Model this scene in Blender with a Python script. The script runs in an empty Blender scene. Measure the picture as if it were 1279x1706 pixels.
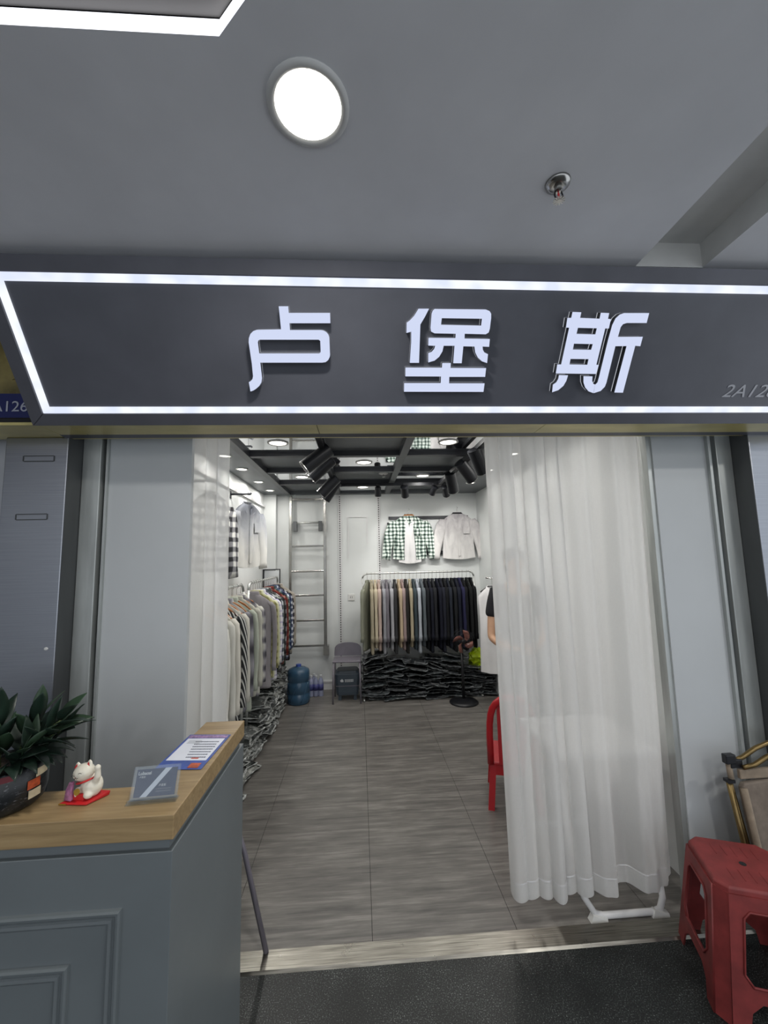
import bpy, bmesh, math, random
from mathutils import Vector, Matrix, Euler
R = math.radians
random.seed(7)
scene = bpy.context.scene
COL = scene.collection

# ------------------------------------------------------------------ camera
CAM_Z = 1.65
yaw, pitch, roll = R(3.547), R(6.390), R(1.319)
fwd = Vector((math.sin(yaw) * math.cos(pitch), math.cos(yaw) * math.cos(pitch), math.sin(pitch)))
rgt = Vector((math.cos(yaw), -math.sin(yaw), 0))
dwn = fwd.cross(rgt)
r2 = rgt * math.cos(roll) + dwn * math.sin(roll)
d2 = dwn * math.cos(roll) - rgt * math.sin(roll)
cam_data = bpy.data.cameras.new('camera')
cam_data.sensor_fit = 'HORIZONTAL'
cam_data.sensor_width = 36.0
cam_data.lens = 683.22 / 1279.0 * 36.0
cam_data.clip_start = 0.05
cam_data.clip_end = 60
cam = bpy.data.objects.new('camera', cam_data)
COL.objects.link(cam)
up = -d2
bk = -fwd
cam.matrix_world = Matrix(((r2.x, up.x, bk.x, 0.0), (r2.y, up.y, bk.y, 0.0), (r2.z, up.z, bk.z, CAM_Z), (0, 0, 0, 1)))
scene.camera = cam

# ------------------------------------------------------------------ world, exposure
world = bpy.data.worlds.new('mall_ambient')
scene.world = world
world.use_nodes = True
world.node_tree.nodes['Background'].inputs[0].default_value = (0.86, 0.92, 1.0, 1)
world.node_tree.nodes['Background'].inputs[1].default_value = 1.08
scene.view_settings.view_transform = 'Standard'
scene.view_settings.look = 'None'
scene.view_settings.gamma = 1.0
scene.view_settings.use_curve_mapping = False
scene.view_settings.exposure = 0.0

# light levels (watts) of the lamps the place has
W_CORRIDOR = 14.0        # recessed corridor downlights
W_SHOP_DOWN = 2.8       # recessed shop downlights
W_SPOT = 14.0           # track spotlights
E_LETTER = 0.92
E_STRIP = 1.08
E_COVE = 2.2

# ------------------------------------------------------------------ materials
def lin(c):
    if isinstance(c, str):
        c = c.lstrip('#')
        c = tuple(int(c[i:i + 2], 16) / 255 for i in (0, 2, 4))
    return tuple((v / 12.92 if v <= 0.04045 else ((v + 0.055) / 1.055) ** 2.4) for v in c[:3]) + (1.0,)

class NT:
    def __init__(s, name):
        s.m = bpy.data.materials.new(name)
        s.m.use_nodes = True
        s.t = s.m.node_tree
        s.n = s.t.nodes
        s.b = s.n['Principled BSDF']
        s.out = s.n['Material Output']
    def add(s, kind, **kw):
        nd = s.n.new(kind)
        for k, v in kw.items():
            setattr(nd, k, v)
        return nd
    def link(s, a, b):
        s.t.links.new(a, b)
    def coord(s, scale=(1, 1, 1), kind='Object', rot=(0, 0, 0)):
        tc = s.add('ShaderNodeTexCoord')
        mp = s.add('ShaderNodeMapping')
        mp.inputs['Scale'].default_value = scale
        mp.inputs['Rotation'].default_value = rot
        s.link(tc.outputs[kind], mp.inputs[0])
        return mp.outputs[0]
    def noise(s, vec, scale=5, detail=4, rough=0.5, dist=0.0):
        nz = s.add('ShaderNodeTexNoise')
        nz.inputs['Scale'].default_value = scale
        nz.inputs['Detail'].default_value = detail
        nz.inputs['Roughness'].default_value = rough
        nz.inputs['Distortion'].default_value = dist
        s.link(vec, nz.inputs['Vector'])
        return nz.outputs['Fac']
    def ramp(s, fac, stops, interp='LINEAR'):
        rp = s.add('ShaderNodeValToRGB')
        rp.color_ramp.interpolation = interp
        el = rp.color_ramp.elements
        while len(el) < len(stops):
            el.new(0.5)
        for e, (p, c) in zip(el, stops):
            e.position = p
            e.color = lin(c)
        s.link(fac, rp.inputs[0])
        return rp.outputs[0]
    def math(s, op, a, b=None, c=None):
        nd = s.add('ShaderNodeMath', operation=op)
        for i, v in enumerate((a, b, c)):
            if v is None:
                continue
            if isinstance(v, (int, float)):
                nd.inputs[i].default_value = v
            else:
                s.link(v, nd.inputs[i])
        return nd.outputs[0]
    def bump(s, h, strength=0.3, dist=0.01):
        bp = s.add('ShaderNodeBump')
        bp.inputs['Strength'].default_value = strength
        bp.inputs['Distance'].default_value = dist
        s.link(h, bp.inputs['Height'])
        s.link(bp.outputs[0], s.b.inputs['Normal'])

def mat(name, col, rough=0.5, metal=0.0, var=0.06, scale=8.0, bump=0.0, bscale=None, stretch=(1, 1, 1), spec=0.5, coat=0.0):
    k = NT(name)
    v = k.coord(stretch)
    c = lin(col)
    lo = tuple(max(0, x * (1 - var * 2)) for x in c[:3])
    hi = tuple(min(1, x * (1 + var * 2)) for x in c[:3])
    f = k.noise(v, scale, 4, 0.55)
    rp = k.add('ShaderNodeValToRGB')
    rp.color_ramp.elements[0].position = 0.3
    rp.color_ramp.elements[0].color = lo + (1,)
    rp.color_ramp.elements[1].position = 0.7
    rp.color_ramp.elements[1].color = hi + (1,)
    k.link(f, rp.inputs[0])
    k.link(rp.outputs[0], k.b.inputs['Base Color'])
    k.b.inputs['Roughness'].default_value = rough
    k.b.inputs['Metallic'].default_value = metal
    k.b.inputs['Specular IOR Level'].default_value = spec
    k.b.inputs['Coat Weight'].default_value = coat
    if bump:
        k.bump(k.noise(v, bscale or scale * 6, 3, 0.6), bump, 0.004)
    return k.m

def emit(name, col, strength):
    k = NT(name)
    k.n.remove(k.b)
    e = k.add('ShaderNodeEmission')
    e.inputs[0].default_value = lin(col)
    e.inputs[1].default_value = strength
    k.link(e.outputs[0], k.out.inputs[0])
    return k.m

MATS = {}
def build_mats():
    D = MATS
    D['ceil_out'] = mat('corridor_ceiling_paint', '#dcdde0', 0.38, var=0.03, scale=3, bump=0.05, bscale=6)
    D['ceil_white'] = mat('ceiling_recess_white', '#cfcfcc', 0.6, var=0.03)
    D['cove_panel'] = mat('cove_panel_grey', '#6f6d69', 0.45, var=0.03, scale=4)
    # brushed steel
    k = NT('brushed_steel')
    v = k.coord((2, 2, 260))
    f = k.noise(v, 1.0, 5, 0.6)
    k.link(k.ramp(f, [(0.3, '#94979d'), (0.7, '#a3a6ac')]), k.b.inputs['Base Color'])
    v2 = k.coord((1.2, 1.2, 0.9))
    f2 = k.noise(v2, 2.2, 3, 0.5)
    rr = k.math('MULTIPLY_ADD', f2, 0.16, 0.22)
    k.link(rr, k.b.inputs['Roughness'])
    k.b.inputs['Metallic'].default_value = 1.0
    k.b.inputs['Anisotropic'].default_value = 0.5
    k.bump(f, 0.06, 0.002)
    D['steel'] = k.m
    D['steel_dark'] = mat('dull_steel_reveal', '#5b5d5e', 0.5, 0.7, var=0.1, scale=5, stretch=(1, 1, 0.2))
    D['alu'] = mat('aluminium_frame', '#b4b8b6', 0.42, 0.6, var=0.08, scale=5, stretch=(4, 4, 0.5))
    D['gap'] = mat('dark_joint', '#17181a', 0.8, var=0.0)
    D['panel'] = mat('pale_wall_panel', '#b9bdbf', 0.35, var=0.02, scale=2)
    D['sign'] = mat('sign_charcoal_panel', '#565860', 0.36, var=0.05, scale=5)
    D['sign_rim'] = mat('sign_grey_rim', '#5b5c63', 0.4, 0.3, var=0.05, scale=6)
    D['sign_side'] = mat('letter_side_trim', '#6b6d70', 0.35, 0.6, var=0.03)
    D['letter_edge'] = emit('letter_glowing_edge', '#f2f6ff', 0.8)
    D['letter'] = emit('letter_light', '#dbe4ff', E_LETTER)
    k = NT('led_strip_light')
    k.n.remove(k.b)
    e = k.add('ShaderNodeEmission')
    v = k.coord((1, 1, 1))
    f = k.noise(v, 10, 1, 0.5)
    k.link(k.ramp(f, [(0.35, '#dde5fb'), (0.6, '#f4f8ff')]), e.inputs[0])
    e.inputs[1].default_value = E_STRIP
    k.link(e.outputs[0], k.out.inputs[0])
    D['led'] = k.m
    D['cove_led'] = emit('cove_led_light', '#f4f5ff', E_COVE)
    D['lamp'] = emit('lamp_diffuser', '#fffaf0', 6.0)
    D['soffit'] = mat('yellowish_film_soffit', '#c0b478', 0.34, 0.15, var=0.10, scale=3, stretch=(1, 3, 1))
    D['white_wall'] = mat('shop_white_wall', '#d9dcdb', 0.5, var=0.02, scale=2)
    D['white_gloss'] = mat('white_enamel', '#d8d8d8', 0.3, var=0.02)
    D['grid'] = mat('charcoal_grid_beam', '#3b3d42', 0.45, var=0.06)
    D['grid_panel'] = mat('charcoal_ceiling_panel', '#565a5e', 0.5, var=0.06, scale=4)
    k = NT('mirror_panel_glass')
    k.b.inputs['Base Color'].default_value = (0.72, 0.73, 0.75, 1)
    k.b.inputs['Metallic'].default_value = 1.0
    k.b.inputs['Roughness'].default_value = 0.03
    D['mirror'] = k.m
    D['black_metal'] = mat('black_powder_coat', '#1d1f24', 0.42, 0.3, var=0.08)
    D['black_plastic'] = mat('black_plastic', '#15161a', 0.4, var=0.08)
    D['chrome'] = mat('polished_tube_steel', '#b7b6b2', 0.22, 1.0, var=0.05)
    D['rack'] = mat('pale_rack_tube', '#c2c4c1', 0.3, 0.7, var=0.04)
    D['wood_hanger'] = mat('orange_brown_hanger_wood', '#a86a38', 0.45, var=0.12, scale=20, stretch=(1, 8, 8))
    # vinyl plank floor, streaks along X
    k = NT('grey_vinyl_floor')
    tc = k.add('ShaderNodeNewGeometry')
    mp = k.add('ShaderNodeMapping')
    mp.inputs['Scale'].default_value = (2.4, 36, 1)
    k.link(tc.outputs['Position'], mp.inputs[0])
    f1 = k.noise(mp.outputs[0], 1.0, 6, 0.62, 0.4)
    mp2 = k.add('ShaderNodeMapping')
    mp2.inputs['Scale'].default_value = (1.0, 3.2, 1)
    k.link(tc.outputs['Position'], mp2.inputs[0])
    f2 = k.noise(mp2.outputs[0], 2.6, 4, 0.6)
    mp3 = k.add('ShaderNodeMapping')
    mp3.inputs['Scale'].default_value = (9, 110, 1)
    k.link(tc.outputs['Position'], mp3.inputs[0])
    f3 = k.noise(mp3.outputs[0], 1.0, 2, 0.5)
    f = k.math('ADD', k.math('MULTIPLY', f1, 0.52), k.math('ADD', k.math('MULTIPLY', f2, 0.3), k.math('MULTIPLY', f3, 0.18)))
    k.link(k.ramp(f, [(0.36, '#504e4c'), (0.5, '#6d6a66'), (0.64, '#8b8883')]), k.b.inputs['Base Color'])
    k.link(k.math('MULTIPLY_ADD', f1, 0.2, 0.28), k.b.inputs['Roughness'])
    k.bump(f, 0.08, 0.002)
    D['floor'] = k.m
    # granite corridor floor
    k = NT('dark_granite_floor')
    v = k.coord((1, 1, 1))
    f1 = k.noise(v, 210, 2, 0.6)
    f2 = k.noise(v, 5, 3, 0.5)
    f = k.math('ADD', k.math('MULTIPLY', f1, 0.8), k.math('MULTIPLY', f2, 0.2))
    k.link(k.ramp(f, [(0.38, '#111313'), (0.52, '#202323'), (0.60, '#404443'), (0.70, '#8a8e8c')]), k.b.inputs['Base Color'])
    k.b.inputs['Roughness'].default_value = 0.36
    k.b.inputs['Specular IOR Level'].default_value = 0.3
    D['granite'] = k.m
    k = NT('threshold_steel')
    v = k.coord((1.5, 60, 1))
    f = k.noise(v, 3, 5, 0.6)
    k.link(k.ramp(f, [(0.3, '#6d6a64'), (0.7, '#a9a69d')]), k.b.inputs['Base Color'])
    k.link(k.math('MULTIPLY_ADD', k.noise(k.coord((1, 1, 1)), 9, 4, 0.6), 0.35, 0.15), k.b.inputs['Roughness'])
    k.b.inputs['Metallic'].default_value = 1.0
    D['threshold'] = k.m
    # sheer curtain
    k = NT('sheer_white_curtain')
    k.n.remove(k.b)
    v = k.coord((1, 1, 1))
    wv = k.noise(k.coord((700, 700, 40)), 1.0, 1, 0.5)
    fine = k.noise(k.coord((60, 60, 900)), 1.0, 1, 0.5)
    cf = k.math('MULTIPLY_ADD', k.math('ADD', wv, fine), 0.06, 0.80)
    cc = k.add('ShaderNodeCombineColor')
    k.link(cf, cc.inputs[0])
    k.link(cf, cc.inputs[1])
    k.link(k.math('MULTIPLY', cf, 0.99), cc.inputs[2])
    df = k.add('ShaderNodeBsdfDiffuse')
    tl = k.add('ShaderNodeBsdfTranslucent')
    tp = k.add('ShaderNodeBsdfTransparent')
    k.link(cc.outputs[0], df.inputs[0])
    k.link(cc.outputs[0], tl.inputs[0])
    m1 = k.add('ShaderNodeMixShader')
    m1.inputs[0].default_value = 0.58
    k.link(df.outputs[0], m1.inputs[1])
    k.link(tl.outputs[0], m1.inputs[2])
    m2 = k.add('ShaderNodeMixShader')
    m2.inputs[0].default_value = 0.17
    k.link(m1.outputs[0], m2.inputs[1])
    k.link(tp.outputs[0], m2.inputs[2])
    k.link(m2.outputs[0], k.out.inputs[0])
    D['curtain'] = k.m
    D['counter'] = mat('blue_grey_counter_paint', '#666d70', 0.42, var=0.03, scale=4)
    # oak
    k = NT('oak_laminate')
    v = k.coord((3, 40, 40))
    f = k.noise(v, 1.6, 5, 0.6, 0.6)
    k.link(k.ramp(f, [(0.3, '#826c4b'), (0.55, '#98815c'), (0.75, '#a68f69')]), k.b.inputs['Base Color'])
    k.b.inputs['Roughness'].default_value = 0.45
    k.bump(f, 0.05, 0.002)
    D['oak'] = k.m
    D['red_plastic'] = mat('dusty_red_plastic', '#7c2f2e', 0.55, var=0.12, scale=14, bump=0.04, bscale=60)
    D['red_chair'] = mat('glossy_red_plastic', '#b01c24', 0.3, var=0.04)
    D['red_gloss'] = mat('red_lacquer', '#c0272a', 0.3, var=0.05)
    D['gold'] = mat('gold_paint', '#b8923c', 0.35, 0.6, var=0.05)
    D['brass'] = mat('brass_tube', '#7d6a45', 0.35, 0.8, var=0.12, scale=14)
    D['canvas'] = mat('taupe_canvas', '#776c61', 0.85, var=0.08, scale=30, bump=0.15, bscale=300)
    D['canvas_light'] = mat('beige_canvas_hem', '#8b7d6c', 0.85, var=0.08, scale=30, bump=0.15, bscale=300)
    D['leaf'] = mat('dark_green_leaf', '#1f2f26', 0.38, var=0.3, scale=9, spec=0.4)
    D['leaf2'] = mat('mid_green_leaf', '#2e4230', 0.4, var=0.25, scale=9, spec=0.4)
    D['stem'] = mat('plant_stem', '#4c5a33', 0.6, var=0.15)
    D['soil'] = mat('potting_soil', '#2a2118', 0.9, var=0.3, scale=60, bump=0.6, bscale=90)
    k = NT('printed_black_pot')
    v = k.coord((1, 1, 1))
    f = k.noise(k.coord((26, 26, 60)), 1.6, 4, 0.7, 1.2)
    k.link(k.ramp(f, [(0.0, '#101312'), (0.60, '#1a1d1f'), (0.66, '#5f5f64'), (0.8, '#a9a8a4')]), k.b.inputs['Base Color'])
    k.b.inputs['Roughness'].default_value = 0.3
    D['pot'] = k.m
    D['pot_plain'] = mat('black_pot_glaze', '#131714', 0.3, var=0.2)
    D['pot_red'] = mat('pot_maroon_band', '#6d2a31', 0.4, var=0.1)
    D['cream'] = mat('cream_print', '#cdbf9f', 0.45, var=0.1, scale=30)
    D['orange'] = mat('orange_print', '#b5502a', 0.45, var=0.2, scale=60)
    D['ceramic'] = mat('white_ceramic', '#e2ddcd', 0.25, var=0.03)
    D['ink'] = mat('black_ink', '#1b1b1d', 0.6, var=0.0)
    D['pinkplaid'] = mat('purple_foil_wrap', '#a06a8e', 0.25, var=0.3, scale=60)
    D['navy'] = mat('navy_card', '#2f3c58', 0.45, var=0.03)
    D['silver'] = mat('silver_print', '#c6cbd4', 0.35, 0.2, var=0.03)
    k = NT('clear_acrylic')
    k.n.remove(k.b)
    gl = k.add('ShaderNodeBsdfGlossy')
    gl.inputs['Roughness'].default_value = 0.05
    tp = k.add('ShaderNodeBsdfTransparent')
    tp.inputs[0].default_value = (0.93, 0.95, 0.96, 1)
    fr = k.add('ShaderNodeLayerWeight')
    fr.inputs[0].default_value = 0.3
    mx = k.add('ShaderNodeMixShader')
    k.link(k.math('MULTIPLY_ADD', fr.outputs['Facing'], 0.35, 0.05), mx.inputs[0])
    k.link(tp.outputs[0], mx.inputs[1])
    k.link(gl.outputs[0], mx.inputs[2])
    k.link(mx.outputs[0], k.out.inputs[0])
    D['acrylic'] = k.m
    D['paper_blue'] = mat('blue_print', '#35509c', 0.4, var=0.12, scale=30)
    D['paper_white'] = mat('white_paper_print', '#dfe3ee', 0.4, var=0.02)
    D['paper_pink'] = mat('pink_lilac_print', '#8d6f9c', 0.4, var=0.3, scale=90)
    D['print_grey'] = mat('grey_print_ink', '#5a6070', 0.5, var=0.1)
    D['print_red'] = mat('red_print_ink', '#b8503c', 0.5, var=0.1)
    D['grey_chair'] = mat('mauve_grey_enamel', '#77737c', 0.4, 0.2, var=0.05)
    D['slate_plastic'] = mat('slate_blue_plastic', '#3f4a55', 0.45, var=0.05)
    D['label_grey'] = mat('pale_grey_logo_print', '#c5c8cc', 0.5, var=0.0)
    k = NT('blue_jug_plastic')
    k.b.inputs['Base Color'].default_value = lin('#3c5d78')
    k.b.inputs['Roughness'].default_value = 0.2
    k.b.inputs['Transmission Weight'].default_value = 0.25
    D['jug'] = k.m
    k = NT('clear_bottle_plastic')
    k.b.inputs['Base Color'].default_value = lin('#b9bfdc')
    k.b.inputs['Roughness'].default_value = 0.15
    k.b.inputs['Transmission Weight'].default_value = 0.45
    D['bottle'] = k.m
    D['bottle_label'] = mat('violet_bottle_label', '#4c4f86', 0.4, var=0.1)
    D['neon'] = mat('neon_yellow_bag', '#b9d21f', 0.35, var=0.2, scale=12, bump=0.5, bscale=14)
    D['fan_blade'] = mat('smoked_fan_blade', '#8a5a50', 0.3, var=0.1)
    D['skin'] = mat('skin', '#c49a7c', 0.5, var=0.05)
    D['hair'] = mat('black_hair', '#141210', 0.5, var=0.2)
    D['tee_black'] = mat('black_tee_cotton', '#1b1b1f', 0.9, var=0.1)
    D['trouser'] = mat('dark_trouser_cotton', '#2b2d33', 0.9, var=0.1)
    D['white_cloth'] = mat('white_cotton', '#dcdbdb', 0.85, var=0.03, scale=5)
    D['blue_sign'] = mat('blue_sign_film', '#232a63', 0.35, var=0.05)
    D['sign_text'] = mat('pale_sign_lettering', '#b9bcc8', 0.45, var=0.03)
    D['unit_text'] = mat('grey_unit_lettering', '#a6a8af', 0.45, var=0.03)
    D['yellow_box'] = mat('yellow_brown_lightbox', '#8f8252', 0.3, var=0.25, scale=8)
    D['neighbour'] = mat('dim_neighbour_wall', '#b4b7bd', 0.5, var=0.05, scale=3)
    D['outlet'] = mat('outlet_white', '#d5d5d2', 0.4, var=0.0)

def cloth(name, col, var=0.08, scale=14, stretch=(1, 1, 0.25)):
    return mat(name, col, 0.85, var=var, scale=scale, stretch=stretch, bump=0.25, bscale=60, spec=0.2)

def plaid(name, base, midc, dark, s=14.0, wx=0.45, wz=0.45, aniso=1.0, blur=0.15):
    """woven check: bands across x+y and z in the garment's own coordinates"""
    k = NT(name)
    tc = k.add('ShaderNodeTexCoord')
    sp = k.add('ShaderNodeSeparateXYZ')
    k.link(tc.outputs['Object'], sp.inputs[0])
    wob = k.noise(k.coord((6, 6, 6)), 2.0, 2, 0.5)
    u = k.math('ADD', sp.outputs[0], sp.outputs[1])
    u = k.math('ADD', u, k.math('MULTIPLY', wob, 0.03))
    z = k.math('ADD', sp.outputs[2], k.math('MULTIPLY', wob, 0.03))
    def band(x, sc, w):
        tri = k.math('PINGPONG', k.math('MULTIPLY', x, sc), 0.5)
        mr = k.add('ShaderNodeMapRange', interpolation_type='SMOOTHSTEP')
        mr.inputs['From Min'].default_value = w * 0.5 - blur * 0.5
        mr.inputs['From Max'].default_value = w * 0.5 + blur * 0.5
        mr.inputs['To Min'].default_value = 1.0
        mr.inputs['To Max'].default_value = 0.0
        k.link(tri, mr.inputs['Value'])
        return mr.outputs[0]
    f = k.math('MULTIPLY', k.math('ADD', band(u, s * aniso, wx), band(z, s, wz)), 0.5)
    k.link(k.ramp(f, [(0.05, base), (0.5, midc), (0.95, dark)]), k.b.inputs['Base Color'])
    k.b.inputs['Roughness'].default_value = 0.9
    k.b.inputs['Specular IOR Level'].default_value = 0.2
    return k.m

def tiedye(name, top, mid_, low, z0, z1, sc=7):
    k = NT(name)
    tc = k.add('ShaderNodeTexCoord')
    sp = k.add('ShaderNodeSeparateXYZ')
    k.link(tc.outputs['Object'], sp.inputs[0])
    nz = k.noise(k.coord((1, 1, 0.45)), sc, 4, 0.6, 0.6)
    g = k.add('ShaderNodeMapRange')
    g.inputs['From Min'].default_value = z0
    g.inputs['From Max'].default_value = z1
    k.link(sp.outputs[2], g.inputs['Value'])
    f = k.math('ADD', k.math('MULTIPLY', g.outputs[0], 0.75), k.math('MULTIPLY', k.math('SUBTRACT', nz, 0.5), 0.8))
    k.link(k.ramp(f, [(0.15, low), (0.5, mid_), (0.85, top)]), k.b.inputs['Base Color'])
    k.b.inputs['Roughness'].default_value = 0.9
    return k.m

def stripes(name, a, b, s=60.0):
    k = NT(name)
    tc = k.add('ShaderNodeTexCoord')
    sp = k.add('ShaderNodeSeparateXYZ')
    k.link(tc.outputs['Object'], sp.inputs[0])
    u = k.math('ADD', k.math('MULTIPLY', sp.outputs[1], 1.0), k.math('MULTIPLY', sp.outputs[2], 0.30))
    u = k.math('ADD', u, k.math('MULTIPLY', sp.outputs[0], 0.8))
    f = k.math('PINGPONG', k.math('MULTIPLY', u, s), 0.5)
    k.link(k.ramp(f, [(0.28, a), (0.38, b)]), k.b.inputs['Base Color'])
    k.b.inputs['Roughness'].default_value = 0.9
    return k.m

build_mats()

# ------------------------------------------------------------------ geometry helpers
class MB:
    """collects faces for one mesh"""
    def __init__(s):
        s.v, s.f = [], []
    def add(s, verts, faces):
        o = len(s.v)
        s.v += [tuple(p) for p in verts]
        s.f += [tuple(i + o for i in fc) for fc in faces]
        return s
    def box(s, x0, x1, y0, y1, z0, z1):
        vs = [(x, y, z) for z in (z0, z1) for y in (y0, y1) for x in (x0, x1)]
        return s.add(vs, [(0, 2, 3, 1), (4, 5, 7, 6), (0, 1, 5, 4), (2, 6, 7, 3), (0, 4, 6, 2), (1, 3, 7, 5)])
    def obox(s, c, sx, sy, sz, m=None):
        m = m or Matrix.Identity(3)
        c = Vector(c)
        vs = [c + m @ Vector((x * sx / 2, y * sy / 2, z * sz / 2)) for z in (-1, 1) for y in (-1, 1) for x in (-1, 1)]
        return s.add(vs, [(0, 2, 3, 1), (4, 5, 7, 6), (0, 1, 5, 4), (2, 6, 7, 3), (0, 4, 6, 2), (1, 3, 7, 5)])
    def quad(s, a, b, c, d):
        return s.add([a, b, c, d], [(0, 1, 2, 3)])
    def loft(s, rings, cap=True, closed=True):
        n = len(rings[0])
        vs = [p for r in rings for p in r]
        fs = []
        for i in range(len(rings) - 1):
            for j in range(n if closed else n - 1):
                k = (j + 1) % n
                fs.append((i * n + j, i * n + k, (i + 1) * n + k, (i + 1) * n + j))
        if cap:
            fs.append(tuple(range(n - 1, -1, -1)))
            fs.append(tuple((len(rings) - 1) * n + j for j in range(n)))
        return s.add(vs, fs)
    def tube(s, pts, r, n=8, cap=True):
        pts = [Vector(p) for p in pts]
        rr = r if isinstance(r, (list, tuple)) else [r] * len(pts)
        rings = []
        ref = None
        for i, p in enumerate(pts):
            a = pts[max(0, i - 1)]
            b = pts[min(len(pts) - 1, i + 1)]
            t = (b - a).normalized()
            if ref is None:
                ref = Vector((0, 0, 1)) if abs(t.z) < 0.9 else Vector((1, 0, 0))
            e1 = t.cross(ref)
            if e1.length < 1e-4:
                e1 = t.cross(Vector((0.3, 1, 0.2)))
            e1.normalize()
            e2 = t.cross(e1).normalized()
            ref = -e2 if abs(t.dot(e2)) < 0.9 else ref
            rings.append([p + (e1 * math.cos(2 * math.pi * j / n) + e2 * math.sin(2 * math.pi * j / n)) * rr[i] for j in range(n)])
        return s.loft(rings, cap)
    def lathe(s, prof, c=(0, 0, 0), n=24, axis=None, cap=True):
        c = Vector(c)
        m = axis or Matrix.Identity(3)
        rings = [[c + m @ Vector((r * math.cos(2 * math.pi * j / n), r * math.sin(2 * math.pi * j / n), z)) for j in range(n)] for r, z in prof]
        return s.loft(rings, cap)
    def ball(s, c, rx, ry, rz, m=None, n=14, k=9):
        c = Vector(c)
        m = m or Matrix.Identity(3)
        rings = []
        for i in range(k + 1):
            a = math.pi * (i / k) * 0.98 + math.pi * 0.01
            rings.append([c + m @ Vector((rx * math.sin(a) * math.cos(2 * math.pi * j / n), ry * math.sin(a) * math.sin(2 * math.pi * j / n), rz * math.cos(a))) for j in range(n)])
        return s.loft(rings, True)
    def mesh(s, name, smooth=False):
        me = bpy.data.meshes.new(name)
        me.from_pydata(s.v, [], s.f)
        bm = bmesh.new()
        bm.from_mesh(me)
        bmesh.ops.recalc_face_normals(bm, faces=bm.faces)
        bm.to_mesh(me)
        bm.free()
        if smooth:
            for p in me.polygons:
                p.use_smooth = True
        me.update()
        return me

def link(name, me, m, parent=None, loc=None, rot=None, bevel=0.0, autosmooth=False):
    o = bpy.data.objects.new(name, me)
    COL.objects.link(o)
    if me is not None and m is not None:
        mm = MATS[m] if isinstance(m, str) else m
        if not me.materials:
            me.materials.append(mm)
        elif me.materials[0] is not mm:
            o.material_slots[0].link = 'OBJECT'
            o.material_slots[0].material = mm
    if parent is not None:
        o.parent = parent
    if loc is not None:
        o.location = loc
    if rot is not None:
        o.rotation_euler = rot
    if bevel:
        b = o.modifiers.new('edge', 'BEVEL')
        b.width = bevel
        b.segments = 2
        b.limit_method = 'ANGLE'
    return o

def obj(name, mb, m, parent=None, loc=None, rot=None, smooth=False, bevel=0.0):
    return link(name, mb.mesh(name, smooth), m, parent, loc, rot, bevel)

def tag(o, label=None, cat=None, group=None, kind=None):
    if label:
        o['label'] = label
    if cat:
        o['category'] = cat
    if group:
        o['group'] = group
    if kind:
        o['kind'] = kind
    return o

def empty(name, loc=(0, 0, 0), rot=(0, 0, 0), label=None, cat=None, group=None, kind=None):
    o = bpy.data.objects.new(name, None)
    o.empty_display_size = 0.05
    COL.objects.link(o)
    o.location = loc
    o.rotation_euler = rot
    return tag(o, label, cat, group, kind)

def struct(name, mb, m, label, parent=None, smooth=False, bevel=0.0):
    o = obj(name, mb, m, parent, smooth=smooth, bevel=bevel)
    if parent is None:
        tag(o, label, None, None, 'structure')
    return o

def copy_tree(o, parent=None):
    c = o.copy()
    COL.objects.link(c)
    c.parent = parent
    for ch in list(o.children):
        copy_tree(ch, c)
    return c

def poly_mesh(name, outer, holes, depth, z0=0.0):
    """flat outline with holes in local XY, extruded from z0 to z0+depth"""
    cu = bpy.data.curves.new(name, 'CURVE')
    cu.dimensions = '2D'
    cu.fill_mode = 'BOTH'
    cu.extrude = depth / 2
    for pts in [outer] + list(holes):
        sp = cu.splines.new('POLY')
        sp.points.add(len(pts) - 1)
        for p, (x, y) in zip(sp.points, pts):
            p.co = (x, y, 0, 1)
        sp.use_cyclic_u = True
    tmp = bpy.data.objects.new(name, cu)
    COL.objects.link(tmp)
    dg = bpy.context.evaluated_depsgraph_get()
    me = bpy.data.meshes.new_from_object(tmp.evaluated_get(dg))
    bpy.data.objects.remove(tmp)
    bpy.data.curves.remove(cu)
    me.transform(Matrix.Translation((0, 0, z0 + depth / 2)))
    return me

def text_mesh(name, body, size, depth=0.0006, shear=0.0, bold=0.0):
    cu = bpy.data.curves.new(name, 'FONT')
    cu.body = body
    cu.size = size
    cu.extrude = depth
    cu.shear = shear
    cu.offset = bold
    tmp = bpy.data.objects.new(name, cu)
    COL.objects.link(tmp)
    dg = bpy.context.evaluated_depsgraph_get()
    me = bpy.data.meshes.new_from_object(tmp.evaluated_get(dg))
    bpy.data.objects.remove(tmp)
    bpy.data.curves.remove(cu)
    return me

def lamp_area(parent, loc, size, watts, col=(1, 0.97, 0.92), rot=(0, 0, 0)):
    ld = bpy.data.lights.new('lamp_light', 'AREA')
    ld.shape = 'DISK'
    ld.size = size
    ld.energy = watts
    ld.color = col
    lo = bpy.data.objects.new('lamp_light', ld)
    COL.objects.link(lo)
    lo.parent = parent
    lo.location = loc
    lo.rotation_euler = rot
    return lo

# ================================================================== STRUCTURE
ZC = 2.733       # corridor ceiling
ZS = 2.51        # shop ceiling
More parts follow.
